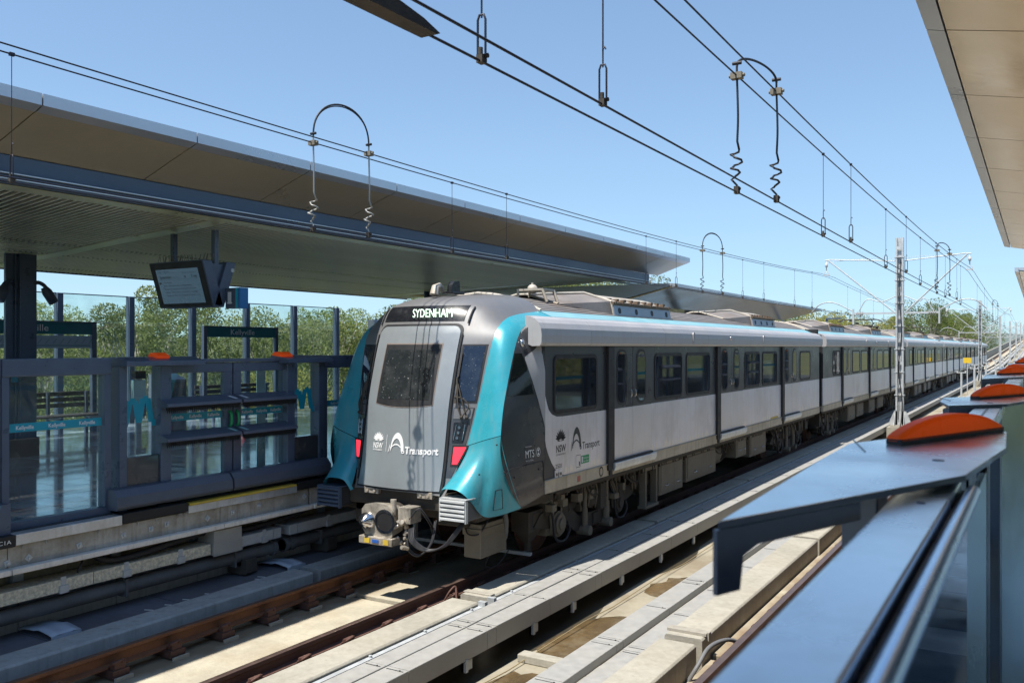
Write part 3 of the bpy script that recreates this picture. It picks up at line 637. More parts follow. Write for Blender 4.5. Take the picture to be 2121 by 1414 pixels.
def roof_part(car, y0, y1):
    m = MB(); full = [(C+p[0], p[1]) for p in RPF]+[(C-p[0], p[1]) for p in RPF[-2::-1]]
    m.grid([[(p[0], y0, p[1]) for p in full], [(p[0], y1, p[1]) for p in full]], smooth=False)
    for y in (y0, y1): m.poly([(p[0], y, p[1]) for p in full]+[(C-1.08, y, 3.3), (C+1.08, y, 3.3)])
    r = m.build('roof', ROOFM, car)
    for y in (y0+.02, y1-.02):
        m = MB(); m.tube([(C+p[0], y, p[1]+.02) for p in RPF[::5]]+[(C-p[0], y, p[1]+.02) for p in RPF[::-5]], .03, 5); m.build('roof_edge_trim', ROOFP, r)
    for s in (1, -1):
        m = MB(); rows = [[(C+s*p[0], y, p[1]) for p in ((1.27,3.40),(1.285,3.453),(1.18,3.498),(1.075,3.542),(1.06,3.50))] for y in (y0-.03, y1+.02)]
        m.grid(rows, smooth=False, flip=(s < 0)); m.build('roof_stripe', TEALR, car)
def aircon(car, y0, y1):
    m = MB(); b = [(1.02,3.56),(1.0,3.74),(.93,3.80),(.78,3.86),(.42,3.95),(0,3.97)]
    full = [(C+p[0], p[1]) for p in b]+[(C-p[0], p[1]) for p in b[-2::-1]]
    m.ext_y(full, y0+.15, y1-.15); h = m.build('air_conditioner', ROOFP, car, bevel=.015)
    for s in (1, -1):                                   # sloped end ramps with a raised rim
        for ya, yb in ((y0-1.5, y0+.16), (y1-.16, y1+1.5)):
            pass
    ya, yb = y0-1.35, y0+.15
    m = MB(); m.add([(C+.72, ya, 3.70), (C+.98, yb, 3.58), (C+.93, yb, 3.80), (C+.42, yb, 3.95), (C+.10, ya+.1, 3.86), (C-.10, ya+.1, 3.86), (C-.42, yb, 3.95), (C-.93, yb, 3.80), (C-.98, yb, 3.58), (C-.72, ya, 3.70)],
          [(0,1,2),(0,2,3,4),(4,3,6,5),(5,6,7,9),(9,7,8)]); m.build('intake_ramp', ROOFM, h)
    m = MB(); m.tube([(C+.72, ya, 3.70), (C+.10, ya+.1, 3.875), (C-.1, ya+.1, 3.875), (C-.72, ya, 3.7)], .022, 5); m.tube([(C+.10, ya+.1, 3.875), (C+.42, yb, 3.965), (C+.95, yb+.02, 3.80)], .026, 5); m.build('ramp_rim', ROOFP, h)
    for s in (1, -1):
        m = MB(); m.obox((C+s*1.005, (y0+y1)/2, 3.645), (.012*s, 0, -.001), (0, (y1-y0)/2-.12, 0), (-s*.012, 0, .085)); m.build('vent_panel', ACSIDE, h, bevel=.008)
        if s > 0:
            for k in range(4):
                y = y0+.35+(y1-y0-.7)*k/3
                q = MB(); q.prism(rrect(-.055, -.05, .055, .05, .04), lambda p: (C+1.017-(p[1])*.14, y+p[0], 3.648+p[1]), lambda p: (C+1.021-(p[1])*.14, y+p[0], 3.648+p[1])); q.build('vent_slot', BLACK, h)
    m = MB(); random.seed(int(y0*10))
    for k in range(9):
        y = y0+.2+(y1-y0-.4)*k/8; m.box((C+.86, y-.04, 3.76), (C+1.03, y+.03, 3.80+.02*(k % 2))); m.box((C+.80, y-.02, 3.80), (C+.9, y+.08, 3.86))
    m.box((C+.97, y0+.1, 3.755), (C+1.02, y1-.1, 3.785)); m.build('hinge_row', ROOFD, h, kind='stuff')
    for k in range(6):
        q = MB(); x = .10+.11*k; q.obox((C+x, (y0+y1)/2, 3.982-.028*k), (.03, 0, -.006), (0, (y1-y0)/2-.2, 0), (0, 0, .006)); q.build('cover_slat', ACSIDE, h)
def door(car, y0, ym, y1):
    zc, zb = 2.055, 1.245
    for (a, b), (wa, wb), hy in (((y0+.012, ym-.006), (y0+.15, y0+.57), ym-.10), ((ym+.006, y1-.012), (ym+.13, ym+.55), ym+.07)):
        m = MB(); m.box((C+1.47, a, zb), (C+1.508, b, zc)); L_ = m.build('door_leaf', SILVD, car, bevel=.004)
        m = MB(); m.box((C+1.47, a, zc+.002), (C+1.508, b, 3.032)); m.build('door_upper', BAND, L_, bevel=.004)
        f = lambda p: (C+1.5125, p[0], p[1]); g_ = lambda p: (C+1.509, p[0], p[1])
        m = MB(); o = rrect(wa, 2.10, wb, 2.99, .17, 6); i = rrect(wa+.04, 2.14, wb-.04, 2.95, .14, 6); m.prism(o, g_, f); m.build('door_window_frame', BLACK, L_)
        m = MB(); m.prism(i, lambda p: (C+1.5128, p[0], p[1]), lambda p: (C+1.515, p[0], p[1])); m.build('door_pane', DGLASS, L_)
        m = MB(); m.tube([(C+1.51, hy+.012, 2.22), (C+1.53, hy+.014, 2.235), (C+1.53, hy+.014, 2.315), (C+1.51, hy+.012, 2.33)], .008, 5); m.build('door_handle', CHROME, L_)
    m = MB(); m.box((C+1.46, y0+.02, 1.235), (C+1.55, y1-.02, 1.262)); m.build('door_seal', BLACK, car)
    m = MB(); m.ext_y([(C+1.44, 1.10), (C+1.44, 1.228), (C+1.58, 1.228), (C+1.58, 1.16), (C+1.55, 1.10)], y0-.04, y1+.06); m.build('door_step', ALU, car, bevel=.006)
    m = MB(); m.box((C+1.45, y0-.22, 1.13), (C+1.548, y0+.0, 3.032)); m.box((C+1.47, y0-.16, 1.05), (C+1.54, y0-.06, 1.14)); m.build('door_pillar', BLACK, car, bevel=.006)
def bogie(car, yc, seed=0):
    random.seed(seed)
    fr = MB()
    for s in (1,):
        x = C+s*1.02
        fr.ext_x([(yc-1.75, .50), (yc-1.55, .66), (yc-.9, .72), (yc-.62, .60), (yc-.35, .44), (yc+.35, .44), (yc+.62, .60), (yc+.9, .72), (yc+1.55, .66), (yc+1.75, .50), (yc+1.4, .42), (yc+.8, .40), (yc+.45, .22), (yc-.45, .22), (yc-.8, .40), (yc-1.4, .42)], x-.07, x+.14)
        fr.box((x+.1, yc-.25, .25), (x+.16, yc-.05, .42)); fr.box((x+.1, yc+.1, .25), (x+.17, yc+.3, .42))
    fr.box((C-1.1, yc-.25, .35), (C+1.0, yc+.25, .6))
    F = fr.build('bogie', UNDER, car, bevel=.02)
    for dy in (-1.05, 1.05):
        w = MB()
        for s in (1, -1): w.tube([(C+s*.68, yc+dy, .42), (C+s*.735, yc+dy, .42), (C+s*.74, yc+dy, .42), (C+s*.80, yc+dy, .42)], [.45, .445, .42, .41], 28)
        w.cyl((C-.8, yc+dy, .42), (C+.9, yc+dy, .42), .07, 10); w.build('wheel', RUSTD, F)
        a = MB(); a.cyl((C+.88, yc+dy, .44), (C+1.18, yc+dy, .44), .19, 16); a.cyl((C+1.18, yc+dy, .44), (C+1.22, yc+dy, .44), .15, 16); a.cyl((C+1.22, yc+dy, .44), (C+1.25, yc+dy, .44), .085, 12)
        a.box((C+.95, yc+dy-.28, .30), (C+1.13, yc+dy+.28, .42)); a.box((C+1.0, yc+dy-.10, .6), (C+1.16, yc+dy+.1, .78)); a.build('axle_box', UNDERL if seed == 1 and dy < 0 else UNDER, F, bevel=.015)
        k = MB(); k.tube(catmull([(C+1.15, yc+dy-.35, .85), (C+1.24, yc+dy-.30, .6), (C+1.24, yc+dy-.22, .28), (C+1.25, yc+dy+.02, .20), (C+1.24, yc+dy+.22, .32), (C+1.22, yc+dy+.2, .45)], 5), .02, 6); k.build('brake_hose', CABLE, F)
        k = MB(); k.tube([(C+1.19, yc+dy-.3, .9), (C+1.21, yc+dy-.28, .66), (C+1.2, yc+dy-.24, .45)], .035, 7); k.sphere((C+1.2, yc+dy-.24, .42), .04); k.cyl((C+1.12, yc+dy+.12, .60), (C+1.12, yc+dy+.12, .92), .05, 8); k.build('sensor_cable', UNDERL, F)
    for dy, r, x in ((-.28, .045, 1.22), (.52, .06, 1.2)):
        dmp = MB(); dmp.cyl((C+x, yc+dy, .25), (C+x, yc+dy, .55), r, 10); dmp.cyl((C+x, yc+dy, .5), (C+x, yc+dy, 1.02), r*.75, 10); dmp.cyl((C+x-.12, yc+dy, .22), (C+x+.1, yc+dy, .22), .075, 10); dmp.cyl((C+x, yc+dy, .98), (C+x, yc+dy, 1.06), .09, 8); dmp.build('damper', UNDERL, F)
    sp = MB(); sp.tube([(C+1.0, yc, .52), (C+1.0, yc, .6), (C+1.0, yc, .66), (C+1.0, yc, .74), (C+1.0, yc, .80), (C+1.0, yc, .95)], [.2, .27, .24, .28, .25, .25], 16); sp.build('air_spring', UNDER, F)
    ex = MB()
    for k in range(14):
        y = yc+random.uniform(-1.5, 1.6); z = random.uniform(.55, .95); x = C+random.uniform(.95, 1.2)
        ex.box((x, y-random.uniform(.02, .10), z-.08), (x+.12, y+.07, z+random.uniform(.0, .08)))
    for k in range(7):
        y = yc+random.uniform(-1.4, 1.5); ex.tube(catmull([(C+1.2, y, 1.0), (C+1.26, y+.06, .8), (C+1.22, y+random.uniform(.05, .3), random.uniform(.5, .65)), (C+1.2, y+.25, .95)], 4), .013, 5)
    ex.build('pipework', UNDERL, F, kind='stuff')
def underbox(car, y0, y1, z0, mt=None, handles=True):
    m = MB(); m.box((C+.3, y0, z0), (C+1.33, y1, .96)); b = m.build('equipment_case', mt or UNDERL, car, bevel=.012)
    d = MB(); d.box((C+1.331, y0+.06, z0+.06), (C+1.342, y1-.06, .88)); d.build('case_cover', mt or UNDERL, b, bevel=.004)
    if handles:
        d = MB()
        for f in (.25, .75): d.tube([(C+1.342, y0+(y1-y0)*f-.05, z0+.16), (C+1.37, y0+(y1-y0)*f-.04, z0+.16), (C+1.37, y0+(y1-y0)*f+.04, z0+.17), (C+1.342, y0+(y1-y0)*f+.05, z0+.17)], .008, 5)
        d.build('case_handle', CHROME, b)
def undergear(car, y0, y1, seed):
    random.seed(seed); m = MB()
    m.box((C-1.3, y0, .93), (C+1.36, y1, 1.03)); y = y0
    while y < y1-.3:
        a = random.uniform(.15, .5); k = random.random()
        if k < .35: m.cyl((C+random.uniform(.9, 1.1), y, random.uniform(.55, .75)), (C+1.0, y+a, .65), random.uniform(.1, .2), 10)
        elif k < .7: m.box((C+.8, y, random.uniform(.45, .7)), (C+random.uniform(1.1, 1.3), y+a*.7, .95))
        else: m.tube(catmull([(C+1.25, y, .98), (C+1.28, y+.05, .8), (C+1.26, y+a, .72), (C+1.25, y+a+.1, .97)], 4), .016, 5)
        for q in range(2): m.box((C+1.30, y+.1*q, .90-.06*random.random()), (C+1.34, y+.03+.1*q, 1.02))
        y += a+.05
    m.build('underframe', UNDER, car, kind='stuff')
def car_common(car, y0, y1, doors, wins, bogies, acs, seed, lead=False, endwin=True):
    m = MB(); m.box((C-1.45, y0+(.25 if lead else 0), 1.0), (C+1.45, y1, 3.40)); m.box((C-1.0, y0+(.4 if lead else 0), 3.3), (C+1.0, y1, 3.52)); m.build('body_core', BLACK, car)
    m = MB(); m.box((C+1.40, y0, 1.045), (C+1.515, y1, 1.215)); m.box((C+1.44, y0, 1.215), (C+1.53, y1, 1.228)); m.build('sole_bar', SOLE, car, bevel=.006)
    ys = [y0]+[q for d in doors for q in (d[0]-.20, d[2])]+[y1]
    for i in range(0, len(ys), 2):
        a, b = ys[i]+.006, ys[i+1]-.006
        if lead and i == 0: continue
        m = MB(); m.box((C+1.46, a, 1.232), (C+1.5, b, 2.058)); m.build('lower_panel', SILV, car, bevel=.004)
        m = MB(); m.box((C+1.455, a, 2.062), (C+1.499, b, 3.032)); m.build('window_band', BAND, car)
    m = MB(); m.box((C-1.5, y0+.1, 1.05), (C-1.455, y1, 2.05)); m.box((C-1.58, y0, 3.03), (C-1.45, y1, 3.44)); m.build('far_side_panel', SILVD, car)
    m = MB(); m.box((C-1.499, y0+.1, 2.052), (C-1.452, y1, 3.028)); m.build('far_window_band', BAND, car)
    for d in doors: door(car, *d)
    for w in wins: side_window(car, w[0], w[1], 2.12, 2.90)
    js = [y0-(.15 if lead else 0)]+acs[2]+[y1]
    for i in range(len(js)-1):
        m = MB(); rounded_strip(CANTP, js[i]+.004, js[i+1]-.004, m); m.build('cantrail', CANT, car, bevel=.006)
    for y in acs[1]:
        q = MB(); ring(q, rrect(y-.05, 3.10, y+.05, 3.30, .045), rrect(y-.03, 3.12, y+.03, 3.28, .03), lambda p: (C+1.615, p[0], p[1])); q.prism(rrect(y-.045, 3.105, y+.045, 3.295, .04), lambda p: (C+1.58, p[0], p[1]), lambda p: (C+1.612, p[0], p[1])); q.build('door_lamp', CANT, car)
    q = MB(); q.sphere((C+1.61, acs[3], 3.21), .045, 10, 6, 0, (.6, 1, 1)); q.build('indicator_lamp', CHROME, car)
    roof_part(car, (y0+.62) if lead else y0, y1)
    for a, b in acs[0]: aircon(car, a, b)
    for k, b in enumerate(bogies): bogie(car, b, seed+k)
    undergear(car, y0+.6, y1, seed+20)
lead = thing('train_carriage', (C, 18.5, 0), 'lead train carriage with teal and grey nose and the route display above its end door', 'train carriage', 'carriages of the train')
car_common(lead, 10.36, 27.48, [(12.53, 13.33, 14.13), (17.84, 18.70, 19.55), (23.14, 23.99, 24.83)],
           [(10.62, 11.98), (14.29, 15.64), (15.87, 17.25), (19.70, 20.92), (21.16, 22.52), (25.0, 26.25)], [12.42, 24.9],
           ([(13.55, 16.45), (21.95, 24.3)], [16.0, 20.9], [11.6, 14.56, 16.89, 19.8, 22.14, 25.07], 18.3), 1, lead=True)
m = MB(); m.ext_y([(C+p[0], p[1]) for p in [(1.40,3.06),(1.46,3.036),(1.575,3.04),(1.60,3.08),(1.605,3.18),(1.595,3.27),(1.56,3.345),(1.50,3.40),(1.42,3.43),(1.40,3.42)]], 10.09, 10.208); m.build('cantrail_end', CANT, lead, bevel=.06)
# first side panel with its curved dark-to-silver edges
m = MB(); m.box((C+1.455, 10.375, 1.232), (C+1.4975, 12.32, 3.032)); m.build('window_band', BAND, lead)
SP = [(10.375, 2.36), (10.42, 2.26), (10.47, 2.17), (10.56, 2.105), (10.70, 2.066), (10.88, 2.058), (12.32, 2.058), (12.32, 1.232), (10.92, 1.232), (10.78, 1.27), (10.66, 1.345), (10.56, 1.44), (10.47, 1.56), (10.40, 1.68), (10.375, 1.76)]
m = MB(); m.prism(SP, lambda p: (C+1.4975, p[0], p[1]), lambda p: (C+1.503, p[0], p[1])); m.build('lower_panel', SILV, lead)

# ---- nose shell
NR = [((9.02,1.15),(.74,9.10,1.12)),((9.03,1.33),(.79,9.20,1.33)),((9.09,1.76),(.92,9.36,1.76)),((9.19,2.32),(1.0,9.50,2.32)),((9.41,3.01),(1.07,9.68,3.01)),((9.51,3.30),(1.085,9.83,3.27)),((9.66,3.58),(1.09,10.03,3.40)),((9.98,3.705),(1.085,10.25,3.455)),((10.45,3.765),(1.08,10.55,3.495)),((11.02,3.80),(1.08,10.98,3.535))]
NC = catmull([(a[0], a[1], 0) for a, b in NR], 6); NE = catmull([b for a, b in NR], 6)
def npt(t, w, off=0):                                   # t in rows, w signed half width
    k = min(int(t), len(NC)-2); f = t-k; c = NC[k].lerp(NC[k+1], f); e = NE[k].lerp(NE[k+1], f)
    s = min(1.0, abs(w)/e.x); return (C+w, c.x+(e.y-c.x)*s*s+off, c.y+(e.z-c.y)*s**4), e.x
def nose_y(w, z, off=0):
    lo, hi = 0.0, len(NC)-1.0
    for _ in range(40):
        mid = (lo+hi)/2
        if npt(mid, w)[0][2] < z: lo = mid
        else: hi = mid
    p, we = npt(lo, w); return (C+w, p[1]+off, z)
def nose_edge(z):
    best = min(range(len(NE)), key=lambda k: abs(NE[k].z-z)); 
    for k in range(len(NE)-1):
        if NE[k].z <= z <= NE[k+1].z and NE[k+1].z > NE[k].z: return NE[k].lerp(NE[k+1], (z-NE[k].z)/(NE[k+1].z-NE[k].z)).x
    return NE[best].x
m = MB(); rows = []
for k in range(len(NC)):
    we = NE[k].x; rows.append([npt(k, we*j/12)[0] for j in range(-12, 13)])
m.grid(rows, flip=False); nose = m.build('nose_shell', GREYD, lead)
def patch(name, mats, zs, wl, wr, off, parent, thick=.01, nc=8, flip=False):
    m = MB(); front = []; 
    for z in zs:
        a, b = wl(z), wr(z); front.append([nose_y(a+(b-a)*j/nc, z, -off) for j in range(nc+1)])
    m.grid(front)
    back = lambda p: (p[0], p[1]+thick+.01, p[2])
    edge = [front[0][j] for j in range(nc+1)]+[front[i][nc] for i in range(1, len(zs))]+[front[-1][j] for j in range(nc-1, -1, -1)]+[front[i][0] for i in range(len(zs)-2, 0, -1)]
    n = len(edge); m.add(edge+[back(p) for p in edge], [(k, n+k, n+(k+1) % n, (k+1) % n) for k in range(n)])
    return m.build(name, mats, parent)
def lin(a, b, n): return [a+(b-a)*i/n for i in range(n+1)]
def rnd_hw(hw, zt, r):
    def f(z):
        if z <= zt-r: return hw
        d = z-(zt-r); return hw-r+math.sqrt(max(0, r*r-d*d))
    return f
h1, h2 = rnd_hw(.700, 3.335, .12), rnd_hw(.672, 3.305, .11)
zz = lambda a, b, r: lin(a, b-r, 14)+[b-r+r*math.sin(R(90*k/7)) for k in range(1, 8)]
patch('door_gasket', BLACK, zz(1.16, 3.335, .12), lambda z: -h1(z), h1, .006, nose)
endoor = patch('end_door', GREYP, zz(1.185, 3.305, .11), lambda z: -h2(z), h2, .020, nose, .012, 12)
def wbot(w): return 2.262-.035*(1-(w/.46)**2)
m = MB(); rows = []
for i in range(13):
    rows.append([nose_y(w, wbot(w)+(3.075-wbot(w))*i/12, -.024) for w in lin(-.475, .475, 8)])
m.grid(rows); wf = m.build('window_frame', mat('pale brown gasket', (.20,.16,.14), .6), endoor)
m = MB(); rows = []
for i in range(13):
    rows.append([nose_y(w, wbot(w)+.012+(3.045-wbot(w))*i/12, -.027) for w in lin(-.462, .462, 8)])
m.grid(rows); m.build('window_surround', BLACK, wf)
m = MB(); rows = []
for i in range(9): rows.append([nose_y(w, 2.335+(2.985-2.335)*i/8, -.0295) for w in lin(-.41, .41, 8)])
m.grid(rows); m.build('pane', DGLASS2, wf)
# destination display
patch('destination_display', BLKGLOSS, lin(3.375, 3.585, 4), lambda z: -.68, lambda z: .665, .008, nose, .01, 30)
m = MB(); add_text(m, 'SYDENHAM', lambda u, v: nose_y(-.085+u-.36*v, 3.425+v, -.034), 0, 0, .60, .115); m.build('destination_lettering', LEDT, nose)
m = MB()
for k in range(4): m.poly([nose_y(w, 3.405+.045*k+dz, -.0125) for w, dz in ((-.64, 0), (.64, 0), (.64, .0015), (-.64, .0015))])
m.build('display_pinstripe', WSCREEN, nose)
# windscreens, lamp clusters
for s in (1, -1):
    wi = lambda z: .735+(.02 if z < 2.6 else 0); wo = lambda z: nose_edge(z)-.025-(.06*(z-2.35)/.7 if z < 3.0 else .06)*.3
    sp = (lambda f: (lambda z: s*f(z)))
    a, b = (wi, wo) if s > 0 else (wo, wi)
    fr = patch('windscreen', BLACK, lin(2.30, 3.06, 10), sp(lambda z: a(z)-(.012 if a is wi else -.012)), sp(lambda z: b(z)+(.012 if b is wo else -.012)), .005, nose, .008, 6)
    patch('pane', WSCREEN, lin(2.325, 3.04, 10), sp(lambda z: a(z)+(.012 if a is wi else -.012)), sp(lambda z: b(z)-(.012 if b is wo else -.012)), .009, fr, .005, 6)
    wi2 = lambda z: .71+.02*(z-1.3); wo2 = lambda z: nose_edge(z)-.02
    a, b = (wi2, wo2) if s > 0 else (wo2, wi2)
    cl = patch('lamp_cluster', CHEEK, lin(1.36, 2.24, 10), sp(a), sp(b), .006, nose, .006, 4)
    patch('cluster_cover', GREYD, lin(2.10, 2.23, 3), sp(lambda z: a(z)+(.012 if a is wi2 else -.012)), sp(lambda z: b(z)-(.012 if b is wo2 else -.012)), .013, cl, .006, 4)
    wi3 = lambda z: .735+.02*(z-1.3); wo3 = lambda z: nose_edge(z)-.055
    a, b = (wi3, wo3) if s > 0 else (wo3, wi3)
    hl = patch('headlight', BLKGLOSS, lin(1.80, 2.055, 4), sp(a), sp(b), .014, cl, .008, 4)
    m = MB()
    for z in (1.86, 1.925, 1.99):
        w = s*(.80+.12*(z-1.8)); p = nose_y(w, z, -.02); m.cyl((p[0], p[1]+.01, p[2]), (p[0], p[1]-.006, p[2]), .02, 12)
    for w in (s*.765, s*.865):
        m.tube([nose_y(w, 1.83, -.02), nose_y(w+s*.02, 2.03, -.02)], .007, 5)
    m.build('lamp_lens', CHROME, hl)
    wi4 = lambda z: .775+.015*(z-1.5); wo4 = lambda z: .835+.40*(z-1.53)
    a, b = (wi4, wo4) if s > 0 else (wo4, wi4)
    tl = patch('tail_light', BLACK, lin(1.50, 1.765, 5), sp(lambda z: a(z)-(.022 if a is wi4 else -.022)), sp(lambda z: b(z)+(.022 if b is wo4 else -.022)), .012, cl, .006, 4)
    patch('tail_lens', REDL, lin(1.525, 1.742, 5), sp(a), sp(b), .018, tl, .006, 4)
    # wiper
    m = MB(); P = lambda w, z, o=.05: nose_y(s*w, z, -o)
    m.tube([P(.84, 2.12, .03), P(.80, 2.26, .06), P(.745, 2.62, .05), P(.765, 2.66, .05)], .012, 6); m.tube([P(.90, 2.12, .03), P(.86, 2.27, .06), P(.77, 2.55, .06)], .010, 6)
    m.tube([P(.745, 2.30, .035), P(.755, 2.95, .035)], .009, 5); m.tube(catmull([P(.86, 2.14), P(.92, 2.26), P(.84, 2.36), P(.74, 2.38)], 4), .009, 5)
    for w in (.84, .90): m.sphere(P(w, 2.12, .03), .024)
    m.build('wiper', UNDER, nose)
    m = MB(); m.tube([P(.735, z, .025) for z in lin(3.34, 3.56, 5)], .012, 5); m.tube([P(.705, z, .02) for z in lin(1.25, 3.2, 10)], .010, 5); m.build('pillar_trim', BLACK, nose)
# logo on the end door
def petal(mb, fn, cx, cy, a, l, w):
    pts = [(0, 0), (w*.5, l*.35), (w*.42, l*.7), (0, l), (-w*.42, l*.7), (-w*.5, l*.35)]
    ca, sa = math.cos(a), math.sin(a); mb.add([fn(cx+p[0]*ca+p[1]*sa, cy-p[0]*sa+p[1]*ca) for p in pts], [(0, 1, 2, 3, 4, 5)])
def emblem(mb, fn, x, y, s):                            # flower emblem, width about s
    for a, l, w, dx in ((0, .62, .20, 0), (.34, .60, .19, .04), (-.34, .60, .19, -.04), (.68, .58, .17, .08), (-.68, .58, .17, -.08), (1.05, .56, .16, .1), (-1.05, .56, .16, -.1), (1.38, .56, .15, .1), (-1.38, .56, .15, -.1)):
        petal(mb, fn, x+dx*s, y, a, l*s, w*s)
    for sx in (1, -1): mb.add([fn(x+sx*.04*s, y-.10*s), fn(x+sx*.45*s, y-.08*s), fn(x+sx*.32*s, y-.02*s), fn(x+sx*.04*s, y-.05*s)], [(0, 1, 2, 3)])
def arch_logo(mb, fn, x, y, s):                         # sweeping arch with a small hook
    n = 22; outer = []; inner = []
    for i in range(n+1):
        t = i/n; a = math.pi*(1-t)
        outer.append((x+s*(.55+.42*math.cos(a)), y+s*(.18+.78*math.sin(a)*(1 if t < .5 else 1))+s*(.0 if t < .5 else -.16*(t-.5)*2)))
        inner.append((x+s*(.50+.30*math.cos(a)), y+s*(.16+.50*math.sin(a))+s*(0 if t < .5 else -.12*(t-.5)*2)))
    mb.add([fn(*p) for p in outer]+[fn(*p) for p in inner], [(i, i+1, n+1+i+1, n+1+i) for i in range(n)])
    bar = [(x+s*(.10+.75*t), y+s*(.20+.20*math.sin(math.pi*t))) for t in lin(0, 1, 8)]; bar2 = [(p[0], p[1]-s*(.07)) for p in bar]
    mb.add([fn(*p) for p in bar]+[fn(*p) for p in bar2], [(i, i+1, 9+i+1, 9+i) for i in range(8)])
    c = circ(x+s*.93, y+s*.0, s*.09, 14); ci = circ(x+s*.93, y+s*.0, s*.04, 14)
    mb.add([fn(*p) for p in c]+[fn(*p) for p in ci], [(i, (i+1) % 14, 14+(i+1) % 14, 14+i) for i in range(14)])
    hk = [(x+s*.0, y-s*.05), (x+s*.07, y+s*.27), (x+s*.12, y-s*.02), (x+s*.22, y+s*.28), (x+s*.18, y+s*.28), (x+s*.12, y+s*.10), (x+s*.06, y+s*.36), (x-s*.04, y-s*.05)]
    mb.add([fn(*p) for p in hk], [tuple(range(8))])
fd = lambda u, v: nose_y(-.405+u, 1.63+v, -.027)
m = MB(); emblem(m, fd, .075, .165, .17); add_text(m, 'NSW', fd, -.02, .055, .19, .072, bold=.02); add_text(m, 'GOVERNMENT', fd, -.02, .025, .19, .018, bold=.02); m.build('door_logo', WHITEL, endoor)
m = MB(); m.poly([fd(*p) for p in ((.235, .02), (.241, .02), (.241, .24), (.235, .24))]); arch_logo(m, fd, .285, .03, .255); add_text(m, 'Transport', fd, .55, .012, .46, .088, bold=.04); m.build('door_lettering', WHITEL, endoor)

